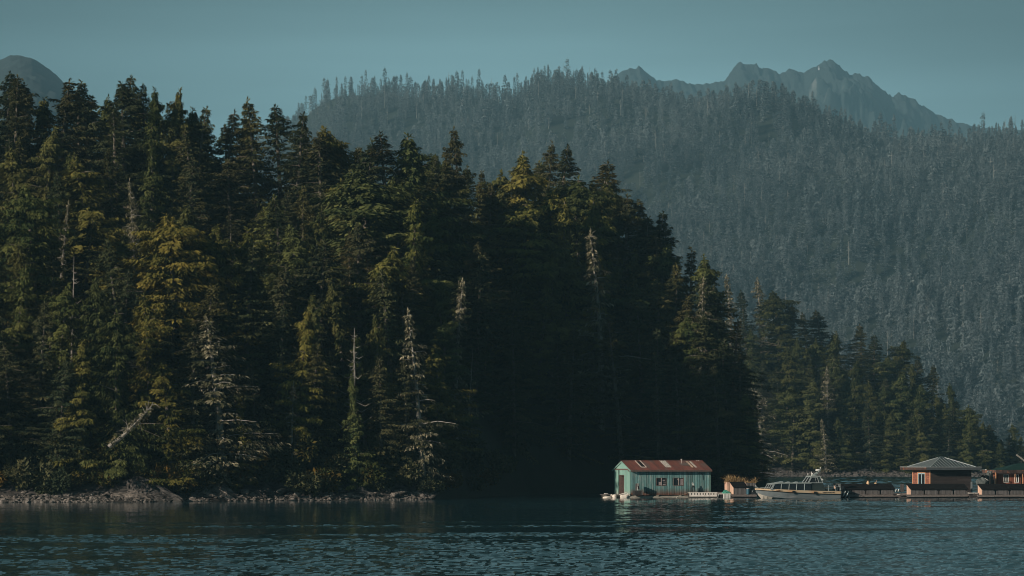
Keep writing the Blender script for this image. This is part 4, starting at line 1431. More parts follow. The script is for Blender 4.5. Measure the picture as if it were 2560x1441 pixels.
# post on a crate at the left end of the shack front
bx = thing('wooden_crate', 'dark crate against the left end of the shack front', 'crate', tuple(W(1594, 1238, 303.2)), YAW)
m_ = MB()
for k in range(4):
    m_.box(-.42, .42, -.3, .3, .0 + k * .12, .105 + k * .12)
m_.build('box', MAT['dark_void'], bx)
m_ = MB()
m_.box(.36, .44, -.33, -.30, 0, .5, .5)
m_.build('corner_post', MAT['grey_board'], bx)
st = thing('outboard_stand', 'grey board with a white edge standing upright on the dark crate', 'stand', tuple(W(1592, 1226.5, 303.2)), YAW)
m_ = MB()
m_.box(-.14, .10, -.03, .03, 0, .72, .4)
m_.box(-.22, .14, -.05, .05, .34, .40, .5)
m_.build('board', MAT['grey_board'], st)
m_ = MB()
m_.box(.10, .15, -.06, .05, .46, .74, .5)
m_.box(.02, .07, -.06, -.03, 0, .4, .5)
m_.build('white_edge', MAT['white_paint'], st)
m_ = MB()
m_.box(.16, .26, -.04, .5, .1, .72, .5)
m_.build('cowl', MAT['dark_void'], st)

# waders hung on the wall
wd = thing('hanging_waders', 'pair of black waders hung by a white strap on the shack front', 'waders', tuple(W(1733, 1229.5, 305.3)), YAW)
m_ = MB()
m_.tube([(-.14, 0, .02), (-.13, 0, .4), (-.06, 0, .66)], [.085, .075, .09], 7)
m_.build('leg', MAT['waders'], wd)
m_ = MB()
m_.tube([(.16, 0, .02), (.13, 0, .4), (.03, 0, .66)], [.085, .075, .09], 7)
m_.build('leg', MAT['waders'], wd)
m_ = MB()
m_.tube([(-.08, -.02, .62), (-.13, -.03, .88), (-.06, -.04, .95), (.04, -.04, .74), (.09, -.05, .66), (-.1, -.05, .66)], .03, 5)
m_.build('strap', MAT['white_paint'], wd)

# slotted white float
fb = thing('slotted_float', 'whitewashed float with a row of dark slots below the right end of the shack', 'float', (WX(1724, 302.6), 302.6, 0), math.radians(6))
m_ = MB()
LN = 2.92
m_.box(0, LN, 0, 1.1, .52, .60, .5)
m_.box(0, LN, 0, .06, .17, .36, .5)
x = 0.0
for k in range(10):
    x1 = x + random.uniform(.12, .2)
    m_.box(x, min(x1, LN), 0, .06, .362, .518)
    x = x1 + .13
m_.box(LN - .08, LN, 0, .06, .362, .518)
for k in range(6):
    zz = .2 + .05 * (k % 2)
m_.build('casing', MAT['white_wood'], fb)
m_ = MB()
m_.box(.05, LN - .05, .07, 1.05, -.2, .51, .3)
m_.build('core', MAT['dark_void'], fb)
m_ = MB()
m_.box(-.03, LN + .02, -.02, .062, .02, .10, .5)
m_.build('skirt', MAT['log'], fb)
# mooring pole
m_ = MB()
m_.tube([W(1724, 1231, 302.8), W(1708, 1236.5, 302.4), W(1694, 1242.5, 302.0)], .022, 6)
tag(m_.build('mooring_rope', MAT['rope']), 'taut pale mooring rope running down left from the slotted float', 'rope')
o = block('rope_float', 'small round white float at the end of the mooring rope', 'float', tuple(W(1693, 1243.5, 302)), (.08, .08, .09), 'foam', 310)

# small stage with net
st = thing('small_stage', 'low white edged landing stage with pale uprights left of the planter', 'stage', (WX(1795, 303.0), 303.0, 0), math.radians(5))
m_ = MB()
m_.box(0, 1.35, 0, 1.3, .40, .47, .5)
m_.build('deck', MAT['white_wood'], st)
for i, x in enumerate((.06, .60, .74, .86, .96, 1.06, 1.18, 1.28)):
    m_ = MB()
    m_.tube([(x - (.1 if i == 0 else 0), .02, -.1), (x, .02, .39)], .035 if i == 0 else .04, 6)
    m_.build('upright', MAT['white_paint'], st)
m_ = MB()
m_.box(.12, 1.3, .12, 1.2, -.1, .38, .4)
m_.build('float_core', MAT['dark_void'], st)
net = link('fishing_net', rock_mesh('fishing_net', 320, 5, 'net', (.46, .35, .30), 1.4))
net.location = W(1816, 1232.5, 303.6)
tag(net, 'heap of green fishing net piled beside the planter', 'fishing net')
st = thing('walkway', 'narrow grey plank walkway between the shack and the planter', 'walkway', (WX(1775, 306.0), 306.0, 0), YAW)
m_ = MB()
m_.box(0, 2.2, 0, .9, .52, .60)
m_.box(0, 2.2, -.02, .05, .40, .515, .6)
m_.build('deck', MAT['deck'], st)
for x in (.2, 1.9):
    m_ = MB()
    m_.box(x, x + .12, .1, .8, -.2, .39, .3)
    m_.build('pile', MAT['dark_void'], st)


# ---- dock floats
def dock(label, u, Y, length, depth, z=.40, yaw=YAW, mat='deck'):
    d = thing('floating_dock', label, 'dock', (WX(u, Y), Y, 0), yaw, 'floating docks')
    mb = MB()
    x = 0
    while x < length - .02:
        x1 = min(x + random.uniform(.13, .17), length)
        mb.box(x, x1 - .012, 0, depth, z - .05, z + random.uniform(-.004, .004))
        x = x1
    mb.build('deck', MAT[mat], d)
    mb = MB()
    mb.box(-.03, length + .03, -.06, -.005, z - .16, z - .02, .5)
    x = 0
    while x < length:
        x1 = min(x + random.uniform(.8, 2.2), length)
        mb.box(x, x1 - .02, -.10, -.065, z - .22, z - .15 + random.uniform(-.02, .02))
        x = x1
    mb.build('edge_beam', MAT['deck'], d)
    mb = MB()
    mb.box(.05, length - .05, .03, depth - .05, -.25, z - .23, .2)
    mb.build('float_core', MAT['dark_void'], d)
    return d


def dock_box(label, loc, yaw, w=1.44, dpt=1.02, hf=.60, hb=1.08, wall='grey_board', side='pink_board', group='slant lidded boxes on the docks'):
    b = thing('dock_box', label, 'storage box', loc, yaw, group)
    mb = MB()
    boards(mb, .0, w, .02, lambda x: hf - .03, 0, .02, .16, .006)
    mb.box(.01, w - .01, .003, dpt - .03, .02, hf - .06, .4)
    mb.build('front_boards', MAT[wall], b)
    for k, x in enumerate((-.001, w - .02)):
        mb = MB()
        n = 6
        for i in range(n):
            ya, yb = dpt * i / n, dpt * (i + 1) / n - .006
            za = hf + (hb - hf) * ya / dpt - .03
            zb = hf + (hb - hf) * yb / dpt - .03
            mb.hexa([(x - .02, ya, .02), (x + .022, ya, .02), (x + .022, yb, .02), (x - .02, yb, .02)], [(x - .02, ya, za), (x + .022, ya, za), (x + .022, yb, zb), (x - .02, yb, zb)])
        mb.build('side', MAT[side if k == 0 else wall], b)
    mb = MB()
    sl = (hb - hf) / dpt
    mb.hexa([(-.08, -.12, hf - sl * .12 - .025), (w + .10, -.12, hf - sl * .12 - .025), (w + .10, dpt + .03, hb + .0), (-.08, dpt + .03, hb + .0)], [(-.08, -.12, hf - sl * .12 + .02), (w + .10, -.12, hf - sl * .12 + .02), (w + .10, dpt + .03, hb + .045), (-.08, dpt + .03, hb + .045)], .5)
    mb.build('lid', MAT['tar_paper'], b)
    mb = MB()
    mb.box(w - .16, w - .09, -.045, -.03, hf - .22, hf - .14, .5)
    mb.build('latch', MAT['rubber'], b)
    return b


def along(u, Y, x, y=0.0, yaw=YAW):
    X = WX(u, Y)
    return (X + x * math.cos(yaw) - y * math.sin(yaw), Y + x * math.sin(yaw) + y * math.cos(yaw))


dock('narrow dock carrying the planter and small box behind the boat bow', 1829, 302.8, 2.75, 2.4, .38)
dock('dock carrying the left row of boxes behind the boat stern', 2086, 301.2, 8.3, 2.4, .38)
dock('dock carrying the middle row of four boxes before the pavilion', 2267, 300.4, 6.8, 2.4, .38)
dock('dock carrying the right row of boxes before the red cabin', 2444, 299.8, 8.6, 2.4, .38)
dock('wide dock under the pavilion behind the middle boxes', 2262, 303.6, 8.0, 9.0, .40)
dock('wide dock under the red cabin behind the right boxes', 2440, 303.0, 12.0, 14.0, .40)
for (u, Y, n, who) in ((2094, 301.6, 4, 'left row behind the boat engines'), (2277, 300.9, 4, 'middle row before the pavilion'), (2455, 300.3, 4, 'right row before the red cabin')):
    for i in range(n):
        x, y = along(u, Y, i * 1.63, 0)
        dock_box('dark lidded board box, %s from left, %s' % (ORD[i], who), (x, y, .385), YAW + random.uniform(-.01, .01), side='pink_board' if i == 0 else 'grey_board')  # sides facing the gaps coloured darker, to imitate shade between boxes

# ---- planter, small box, barrel
pt = thing('planter', 'big pinkish cedar planter overflowing with dry golden grass', 'planter', (WX(1818, 304.6), 304.6, .0), YAW)
m_ = MB()
boards(m_, 0, 2.0, .42, lambda x: 1.62, 0, .03, .2, .008)
m_.box(0, 2.0, .003, .72, .42, 1.5, .5)
boards(m_, 0, .75, .42, lambda x: 1.62, 0, .03, .2, .008, axis='y')
m_.box(-.06, 2.04, -.07, -.034, 1.50, 1.64, .8)
m_.box(-.07, .0, -.06, .8, 1.63, 1.68, .8)
m_.build('box', MAT['pink_board'], pt)
m_ = MB()
m_.box(-.2, 2.2, -.1, .9, .30, .41, .2)
m_.box(.1, 1.9, .05, .8, -.1, .29, .2)
m_.build('base', MAT['dark_void'], pt)


def grass_mesh(seed, n, lx, ly, hgt):
    rng = np.random.default_rng(seed)
    p = np.stack([rng.uniform(0, lx, n), rng.uniform(0, ly, n), np.zeros(n)], 1)
    cl = .25 + 1.0 * vnoise(p[:, 0] * 4.2, p[:, 1] * 2 + 3, seed)
    d = nrm(np.stack([rng.normal(0, .42, n) + .5 * (p[:, 0] / lx - .5), rng.normal(0, .35, n), np.ones(n)], 1))
    hh = hgt * cl * rng.uniform(.5, 1.15, n)
    w = rng.uniform(.018, .04, n)
    a = rng.uniform(0, 3.14, n)
    s = np.stack([np.cos(a), np.sin(a), 0 * a], 1) * w[:, None]
    mid = p + d * (hh * .6)[:, None]
    tip = p + d * hh[:, None] + np.stack([d[:, 0] * hh * .5, d[:, 1] * hh * .5, -.12 * hh], 1)
    q = np.stack([p - s, p + s, mid + s * .9, mid - s * .9], 1)
    q2 = np.stack([mid - s * .9, mid + s * .9, tip + s * .2, tip - s * .2], 1)
    return quads_mesh('dry_grass', np.concatenate([q, q2]), [MAT['dry_grass']], np.tile(rng.uniform(0, 1, n), 2))


g = link('dry_grass', grass_mesh(3, 420, 2.1, .75, .95), pt)
g.location = (-.05, .0, 1.5)
pt2 = thing('planter', 'grey board planter with a tuft of dry grass behind the boat bow', 'planter', (WX(1866.5, 305.0), 305.0, .0), YAW)
m_ = MB()
boards(m_, 0, 1.02, .55, lambda x: 1.58, 0, .03, .17, .008)
m_.box(0, 1.0, .003, .6, .5, 1.5, .5)
m_.box(.05, .95, .05, .55, -.1, .5, .3)
m_.build('box', MAT['grey_board'], pt2)
g = link('dry_grass', grass_mesh(5, 110, 1.0, .6, .85), pt2)
g.location = (.05, .0, 1.48)
x, y = along(1834, 303.0, 0, 0)
dock_box('single box with a slanting black lid in front of the pinkish planter', (x, y, .385), YAW, 1.42, 1.0, .80, 1.26, group='slant lidded boxes on the docks')
br = thing('barrel', 'blue plastic barrel standing right of the single box', 'barrel', tuple(W(1870, 1237, 303.4)))
m_ = MB()
m_.lathe([(.16, 0), (.18, .05), (.18, .2), (.19, .22), (.18, .24), (.18, .42), (.19, .44), (.18, .46), (.17, .60)], 14)
m_.build('body', MAT['blue_plastic'], br)
m_ = MB()
m_.lathe([(.185, .60), (.185, .64), (.17, .65)], 14)
m_.build('rim', MAT['trim_pale'], br)
br = thing('engine_heap', 'dark heap of machine parts between the blue barrel and the boat bow', 'machinery', tuple(W(1881, 1236.5, 303.6)))
m_ = MB()
m_.tube([(-.2, 0, .15), (.2, 0, .2)], .16, 8)
m_.tube([(.05, 0, .1), (.1, 0, .5), (.32, 0, .45)], .05, 6)
m_.box(-.3, .4, -.15, .2, 0, .12)
m_.build('block', MAT['engine_grey'], br)
m_ = MB()
m_.lathe([(.05, 0), (.05, .08), (.02, .1)], 8, (-.02, -.2, .3))
m_.build('filter', MAT['alu'], br)

# ------------------------------------------------------------------ the boat
bt = thing('passenger_boat', 'grey aluminium passenger boat with a tan gunwale and small raised wheelhouse', 'boat', (WX(1889, 297.6), 297.6, 0), YAW)
BL = 8.9
shz = pl([(0, 1.07), (2, .99), (4.5, .87), (7, .79), (BL, .76)])
bea = pl([(0, .06), (.5, .42), (1.2, .78), (2.2, 1.05), (3.5, 1.16), (BL, 1.12)])
chz = pl([(0, .72), (.6, .42), (1.5, .20), (3.0, .04), (BL, -.04)])
chb = pl([(0, .02), (.5, .22), (1.5, .62), (3.0, .95), (BL, 1.0)])
kez = pl([(0, .70), (.35, .30), (.62, .02), (.75, -.15), (1.6, -.3), (BL, -.35)])
stw = pl([(0, .15), (3, .25), (BL, .30)])
st_ = [0, .12, .3, .5, .75, 1.1, 1.6, 2.2, 3, 4, 5, 6, 7, 8, BL]


def loft(rows, close=True):
    mb = MB()
    n = len(rows[0])
    vs = [p for r in rows for p in r]
    fs = [(i * n + k, i * n + k + 1, (i + 1) * n + k + 1, (i + 1) * n + k) for i in range(len(rows) - 1) for k in range(n - 1)]
    mb.add(vs, fs, .5)
    return mb


rows = []
for x in st_:
    lo = float(shz(x) - stw(x))
    bl = float(bea(x) * .985)
    rows.append([(x, -bl, lo), (x, -float(chb(x)), float(chz(x))), (x, 0, float(kez(x))), (x, float(chb(x)), float(chz(x))), (x, bl, lo)])
m_ = loft(rows)
m_.face([rows[-1][k] for k in range(5)], .5)
m_.build('hull', MAT['hull'], bt)
m_ = MB()
for s in (-1, 1):
    for i in range(4):
        xa, xb = st_[2 + i] - (.06 if i == 0 else 0), st_[3 + i]
        f = lambda x, k: (x, s * (float(chb(x)) + .012), float(chz(x)) - .01) if k else (x, s * .012, float(kez(x)) + .0)
        ya = [(xa, s * (float(chb(xa)) + .02), float(chz(xa)) - .02), (xb, s * (float(chb(xb)) + .02), float(chz(xb)) - .02), (xb, s * .02, float(kez(xb)) - .02), (xa, s * .02, float(kez(xa)) - .02)]
        m_.face(ya, .5)
m_.build('bow_bottom', MAT['hull_pale'], bt)
m_ = MB()
for s in (-1, 1):
    for i in range(len(st_) - 1):
        a, b = st_[i], st_[i + 1]
        A = [(a, s * float(bea(a)), float(shz(a) - stw(a))), (b, s * float(bea(b)), float(shz(b) - stw(b))), (b, s * (float(bea(b)) + .05), float(shz(b))), (a, s * (float(bea(a)) + .05), float(shz(a)))]
        m_.face(A, .5)
        m_.face([(a, s * (float(bea(a)) + .05), float(shz(a))), (b, s * (float(bea(b)) + .05), float(shz(b))), (b, s * max(float(bea(b)) - .12, 0), float(shz(b)) + .005), (a, s * max(float(bea(a)) - .12, 0), float(shz(a)) + .005)], .5)
m_.face([(-.1, 0, 1.06), (.0, -.11, 1.07), (.0, -.06, .92), (-.05, 0, .92)], .5)
m_.face([(-.1, 0, 1.06), (.0, .11, 1.07), (.0, .06, .92), (-.05, 0, .92)], .5)
m_.face([(BL, -1.17, .76), (BL, 1.17, .76), (BL, 1.12, .46), (BL, -1.12, .46)], .5)
m_.build('gunwale', MAT['tan_rub'], bt)
m_ = MB()
for s in (-1, 1):
    m_.tube([(x, s * (float(bea(x)) + .015), float(shz(x) - stw(x)) - .01) for x in st_], .035, 5, .5)
    for x in (3.55, 5.9):
        m_.box(x, x + .26, s * 1.23 - .03, s * 1.23 + .03, float(shz(x)) - .34, float(shz(x)) - .08, .5)
m_.build('fender', MAT['rubber'], bt)
m_ = MB()
for i in range(len(st_) - 1):
    a, b = st_[i], st_[i + 1]
    m_.face([(a, -float(bea(a)), float(shz(a)) - .06), (b, -float(bea(b)), float(shz(b)) - .06), (b, float(bea(b)), float(shz(b)) - .06), (a, float(bea(a)), float(shz(a)) - .06)], .5)
m_.build('deck', MAT['boat_roof'], bt)


def lettering(txt, size, loc, parent, name='lettering', mat='ink'):
    c = bpy.data.curves.new(name, 'FONT')
    c.body = txt
    c.size = size
    c.extrude = .004
    c.offset = size * .02
    tmp = bpy.data.objects.new(name, c)
    me = bpy.data.meshes.new_from_object(tmp)
    me.name = name
    bpy.data.objects.remove(tmp)
    me.materials.clear()
    me.materials.append(MAT[mat])
    o = link(name, me, parent)
    o.location = loc
    o.rotation_euler = (math.radians(90), 0, 0)
    return o


lt = lettering('TUFF  I', .21, (1.78, -1.06, .80), bt)
lt.rotation_euler = (math.radians(90), math.radians(2.5), math.radians(-9))
lettering('TOFINO WATER TAXI', .13, (6.85, -1.185, .60), bt)
# long low cabin
CBH = .93
roofz = pl([(1.3, 1.50), (2.2, 1.60), (5.6, 1.60)])
m_ = MB()
m_.prism([(1.32, -CBH, .93), (5.7, -CBH, .78), (5.7, -CBH, 1.56), (2.2, -CBH, 1.56), (1.62, -CBH, 1.48)], (0, 2 * CBH, 0), .5)
cab = m_.build('cabin', MAT['glass_dark'], bt)
m_ = MB()
for s in (-1, 1):
    y = s * (CBH + .012)
    for x in (1.66, 2.45, 3.30, 4.12, 4.98):
        xt = x + .12 if x < 2 else x + .03
        m_.tube([(x - (.2 if x < 2 else .03), y, float(shz(x)) - .04), (xt, y, 1.57)], .038, 5, .5)
    m_.tube([(1.36, y, .98), (1.66, y, 1.50)], .034, 5, .5)
    m_.tube([(1.32, y, .96), (5.7, y, .80)], .04, 5, .5)
    m_.tube([(1.62, y, 1.50), (2.2, y, 1.57), (5.7, y, 1.58)], .04, 5, .5)
for yy in (-.93, -.31, .31, .93):
    m_.tube([(1.30, yy, .97), (1.60, yy, 1.49)], .03, 5, .5)
m_.tube([(1.60, -.93, 1.49), (1.60, .93, 1.49)], .03, 5, .5)
m_.build('window_frame', MAT['alu'], cab)
m_ = MB()
m_.hexa([(1.55, -1.0, 1.50), (2.2, -1.0, 1.585), (2.2, 1.0, 1.585), (1.55, 1.0, 1.50)], [(1.55, -.95, 1.54), (2.2, -.95, 1.65), (2.2, .95, 1.65), (1.55, .95, 1.54)], .5)
m_.hexa([(2.2, -1.0, 1.585), (5.75, -1.0, 1.585), (5.75, 1.0, 1.585), (2.2, 1.0, 1.585)], [(2.2, -.95, 1.65), (5.75, -.95, 1.66), (5.75, .95, 1.66), (2.2, .95, 1.65)], .5)
m_.build('cabin_roof', MAT['boat_roof'], cab)
for x in (2.05, 3.2, 4.05):
    m_ = MB()
    w_ = .75 if x < 2.2 else .34
    m_.hexa([(x, -.62, 1.66), (x + w_, -.62, 1.66), (x + w_, .1, 1.66), (x, .1, 1.66)], [(x + .02, -.60, 1.68), (x + w_ - .02, -.60, 1.78 if x < 2.2 else 1.75), (x + w_ - .02, .08, 1.80 if x < 2.2 else 1.77), (x + .02, .08, 1.68)], .5)
    m_.build('hatch', MAT['alu'], cab)
# wheelhouse
WB = .86
m_ = MB()
m_.prism([(5.6, -WB, .78), (7.35, -WB, .76), (7.02, -WB, 1.62), (5.45, -WB, 1.62)], (0, 2 * WB, 0), .5)
wh = m_.build('wheelhouse', MAT['canvas'], bt)
m_ = MB()
m_.hexa([(5.40, -WB + .03, 1.625), (6.98, -WB + .03, 1.625), (6.98, WB - .03, 1.625), (5.40, WB - .03, 1.625)], [(5.83, -.66, 2.26), (6.74, -.66, 2.26), (6.74, .66, 2.26), (5.83, .66, 2.26)], .5)
m_.build('windscreen', MAT['glass_dark'], wh)
m_ = MB()
for yb, yt in ((-.86, -.68), (.0, 0), (.86, .68)):
    m_.tube([(5.39, yb, 1.63), (5.82, yt, 2.27)], .04, 5, .5)
for s in (-1, 1):
    m_.tube([(7.0, s * .86, 1.63), (6.76, s * .68, 2.27)], .045, 5, .5)
    m_.tube([(6.58, s * .88, 1.64), (6.48, s * .72, 2.17)], .032, 5, .5)
    m_.tube([(6.30, s * .88, 1.64), (6.22, s * .72, 2.17)], .015, 5, .5)
    m_.tube([(5.5, s * .88, 1.66), (5.84, s * .72, 2.17), (6.48, s * .72, 2.17)], .03, 5, .5)
    m_.tube([(5.39, s * .87, 1.63), (7.0, s * .87, 1.63)], .04, 5, .5)
m_.tube([(5.39, -.87, 1.63), (5.39, .87, 1.63)], .045, 5, .5)
m_.tube([(5.82, -.69, 2.25), (5.82, .69, 2.25)], .04, 5, .5)
m_.build('window_frame', MAT['alu'], wh)
m_ = MB()
m_.prism([(6.58, -.875, 1.66), (7.0, -.885, 1.66), (6.76, -.705, 2.24), (6.50, -.70, 2.24)], (0, .02, 0), .5)
m_.prism([(6.58, .875, 1.66), (7.0, .885, 1.66), (6.76, .705, 2.24), (6.50, .70, 2.24)], (0, -.02, 0), .5)
m_.build('rear_panel', MAT['canvas'], wh)
m_ = MB()
m_.hexa([(5.72, -.76, 2.27), (6.86, -.76, 2.27), (6.86, .76, 2.27), (5.72, .76, 2.27)], [(5.80, -.7, 2.36), (6.78, -.7, 2.36), (6.78, .7, 2.36), (5.80, .7, 2.36)], .5)
m_.build('wheelhouse_roof', MAT['boat_roof'], wh)
m_ = MB()
m_.prism([(6.05, -.05, 2.36), (6.50, -.05, 2.36), (6.95, -.05, 2.72), (6.70, -.05, 2.76)], (0, .1, 0), .5)
m_.box(6.66, 7.05, -.14, .14, 2.72, 2.77, .5)
arch = m_.build('radar_arch', MAT['boat_roof'], bt)
m_ = MB()
m_.tube([(6.86, 0, 2.76), (6.86, 0, 2.86)], .05, 8)
m_.lathe([(.20, 0), (.27, .03), (.28, .09), (.25, .14), (.12, .18)], 16, (6.82, 0, 2.86))
m_.build('radar_dome', MAT['white_paint'], arch)
m_ = MB()
m_.tube([(7.02, .1, 2.76), (7.10, .1, 3.12)], .028, 6)
m_.lathe([(.05, 0), (.06, .06), (.03, .1)], 8, (7.11, .1, 3.12))
m_.build('mast_light', MAT['white_paint'], arch)
m_ = MB()
m_.tube([(6.0, -.3, 2.36), (5.98, -.3, 2.78)], .03, 6)
m_.build('antenna', MAT['white_paint'], bt)
for (x, yy, z) in ((5.9, .5, 2.36), (6.35, .4, 2.40)):
    m_ = MB()
    m_.tube([(x, yy, z), (x, yy, z + .12)], .015, 5)
    m_.lathe([(.04, 0), (.075, .05), (.04, .11)], 9, (x, yy, z + .12))
    m_.build('lamp', MAT['white_paint'], bt)
# rails and stern gear
m_ = MB()
for s in (-1, 1):
    for x in (7.55, 8.35, 8.82):
        m_.tube([(x, s * 1.1, .76), (x, s * 1.1, 1.42 if x < 8.5 else 1.55)], .026, 5, .5)
    m_.tube([(7.35, s * 1.1, 1.20), (8.82, s * 1.1, 1.22)], .024, 5, .5)
m_.tube([(8.82, -1.1, 1.5), (8.82, 1.1, 1.5)], .024, 5, .5)
m_.tube([(8.5, -1.0, .78), (8.72, -1.0, 1.5), (8.95, -1.0, .9)], .03, 5, .5)
m_.tube([(8.5, .9, .78), (8.72, .9, 1.5), (8.95, .9, .9)], .03, 5, .5)
m_.build('stern_rail', MAT['alu'], bt)
m_ = MB()
m_.tube([(.05, -.1, 1.05), (.02, 0, 1.35), (.25, 0, 1.1)], .05, 5)
m_.tube([(.4, -.38, 1.03), (.4, -.36, 1.17), (1.3, -.8, 1.15), (1.3, -.82, .98)], .018, 5)
m_.tube([(.4, .38, 1.03), (.4, .36, 1.17), (1.3, .8, 1.15), (1.3, .82, .98)], .018, 5)
m_.build('bow_rail', MAT['alu'], bt)
m_ = MB()
m_.box(7.45, 8.4, -.8, .8, .72, 1.02, .5)
m_.build('engine_box', MAT['canvas'], bt)
for y in (-.48, .42):
    m_ = MB()
    c0 = Vector((9.28, y, 1.05))
    m_.hexa([c0 + Vector((-.28, -.2, -.25)), c0 + Vector((.22, -.2, -.10)), c0 + Vector((.22, .2, -.10)), c0 + Vector((-.28, .2, -.25))], [c0 + Vector((-.22, -.17, .28)), c0 + Vector((.24, -.17, .26)), c0 + Vector((.24, .17, .26)), c0 + Vector((-.22, .17, .28))], .5)
    eng = m_.build('outboard_engine', MAT['engine_grey'], bt)
    m_ = MB()
    m_.tube([(9.35, y, .80), (9.72, y, .42), (9.98, y, .12)], [.11, .09, .06], 7)
    m_.build('shaft', MAT['engine_grey'], eng)
    m_ = MB()
    m_.tube([(9.72, y - .12, .26), (9.96, y - .12, .72)], [.055, .05], 6)
    m_.tube([(9.42, y - .12, .42), (9.60, y - .12, .80)], [.05, .045], 6)
    m_.build('trim_fin', MAT['white_paint'], eng)
    m_ = MB()
    for k in range(3):
        w = k * 2.094
        m_.tube([(10.02, y, .12), (10.02, y + .15 * math.cos(w), .12 + .15 * math.sin(w))], [.05, .03], 5)
    m_.build('propeller', MAT['alu'], eng)

# ------------------------------------------------------------------ pavilion
PY = math.radians(16)
pv = thing('pavilion', 'square red cedar pavilion with a wide flat eave and grey hipped metal roof', 'pavilion', (WX(2326, 306.0), 306.0, .40), PY)
PL, PW, PH = 4.70, 4.55, 2.55
dr = (1.42, 3.02, 0.0, 2.05)
m_ = MB()
siding(m_, .10, PW - .10, .03, PH - .12, 0, .03, .17, [(1.28, 3.16, 0, 2.2)], 'y', 0, 1.1)
m_.build('wall', MAT['cedar_siding'], pv)
m_ = MB()
siding(m_, .06, PL, .03, PH, 0, .03, .17, [], 'x', 0, 2.4)
m_.box(.02, PL, .003, .06, .0, PH, .2)
m_.build('wall', MAT['dark_siding'], pv)
m_ = MB()
m_.box(.02, PL, PW - .06, PW, 0, PH, .3)
m_.box(PL - .06, PL - .002, .07, PW - .07, 0, PH, .3)
m_.box(.004, .05, .07, 1.30, 0, PH, .3)
m_.box(.004, .05, 3.14, PW - .07, 0, PH, .3)
m_.box(.004, .05, 1.31, 3.13, 2.2, PH, .3)
m_.build('wall', MAT['dark_siding'], pv)
m_ = MB()
m_.box(-.05, .002, .0, .10, 0, PH, .5)
m_.box(-.05, .002, PW - .10, PW, 0, PH, .5)
m_.box(-.048, .002, .10, PW - .10, PH - .12, PH, .5)
m_.box(-.06, .002, 1.18, 1.28, 0, 2.3, .5)
m_.box(-.06, .002, 3.16, 3.26, 0, 2.3, .5)
m_.box(-.06, .002, 1.28, 3.16, 2.2, 2.3, .5)
m_.build('trim', MAT['orange_trim'], pv)
m_ = MB()
for (a, b) in ((1.29, 1.42), (2.15, 2.29), (3.02, 3.15)):
    m_.box(-.03, .02, a, b, 0, 2.19, .5)
m_.box(-.03, .02, 1.42, 3.02, 2.08, 2.19, .5)
m_.box(-.03, .02, 1.42, 3.02, .0, .12, .5)
dd = m_.build('door', MAT['blue_frame'], pv)
for (a, b) in ((1.42, 2.15), (2.29, 3.02)):
    m_ = MB()
    m_.box(-.01, .004, a, b, .12, 2.08, .5)
    m_.build('pane', MAT['glass_dark'], dd)
OH, OB = .80, 1.5
m_ = MB()
x0, x1, y0, y1 = -OH, PL + OH, -OH, PW + OB
m_.box(x0 + .04, x1 - .04, y0 + .04, y1 - .04, PH, PH + .03, .5)
m_.box(x0 + .04, x1, y0, y0 + .04, PH - .02, PH + .26, .5)
m_.box(x1 - .04, x1, y0 + .042, y1, PH - .02, PH + .26, .5)
m_.box(x0, x1 - .042, y1 - .04, y1, PH - .02, PH + .26, .5)
m_.build('fascia', MAT['fascia'], pv)
m_ = MB()
yy = y0
while yy < y1 - .05:
    m_.box(x0, x0 + .038, yy, min(yy + 1.1, y1 - .045), PH - .02, PH + .26)
    yy += 1.11
m_.build('side_fascia', MAT['fascia_brown'], pv)
m_ = MB()
m_.box(x0 - .04, x1 + .04, y0 - .04, y1 + .04, PH + .262, PH + .31, .5)
m_.build('eave_edge', surf('pale_eave_metal', (0.50, 0.53, 0.54), (0.42, 0.45, 0.46), 3, 0.4), pv)
rz0, rz1 = PH + .312, PH + 1.28
ix0, ix1, iy0, iy1 = x0 + .55, x1 - .55, y0 + .30, y1 - .7
cxm, cym = (ix0 + ix1) / 2, (iy0 + iy1) / 2
tq = .26
A = [(ix0, iy0), (ix1, iy0), (ix1, iy1), (ix0, iy1)]
B_ = [(cxm - tq, cym - tq), (cxm + tq, cym - tq), (cxm + tq, cym + tq), (cxm - tq, cym + tq)]
m_ = MB()
for k in range(4):
    a, b, c, d = A[k], A[(k + 1) % 4], B_[(k + 1) % 4], B_[k]
    m_.face([(a[0], a[1], rz0), (b[0], b[1], rz0), (c[0], c[1], rz1), (d[0], d[1], rz1)], .5)
rf = m_.build('roof', MAT['metal_roof'], pv)
m_ = MB()
for k in range(4):
    a, b, c, d = [Vector((p[0], p[1], z)) for p, z in ((A[k], rz0), (A[(k + 1) % 4], rz0), (B_[(k + 1) % 4], rz1), (B_[k], rz1))]
    m_.tube([a, d], .055, 5, .5)
    n = 14
    nrmv = (b - a).cross(d - a).normalized()
    for i in range(1, n):
        p = a.lerp(b, i / n)
        up = ((c + d) / 2 - (a + b) / 2)
        # seam runs straight up the slope until it meets a hip
        f = i / n
        fl_ = (d - a).dot((b - a).normalized()) / (b - a).length
        fr_ = 1 - (c - a).dot((b - a).normalized()) / (b - a).length
        t = min(1.0, f / fl_, (1 - f) / fr_)
        m_.tube([p + nrmv * .012, p + up * t + nrmv * .012], .016, 4, .5)
m_.build('roof_seam', MAT['alu'], rf)
m_ = MB()
m_.hexa([(cxm - .36, cym - .36, rz1 - .02), (cxm + .36, cym - .36, rz1 - .02), (cxm + .36, cym + .36, rz1 - .02), (cxm - .36, cym + .36, rz1 - .02)], [(cxm - .1, cym - .1, rz1 + .14), (cxm + .1, cym - .1, rz1 + .14), (cxm + .1, cym + .1, rz1 + .14), (cxm - .1, cym + .1, rz1 + .14)], .5)
m_.build('roof_cap', MAT['metal_roof'], rf)
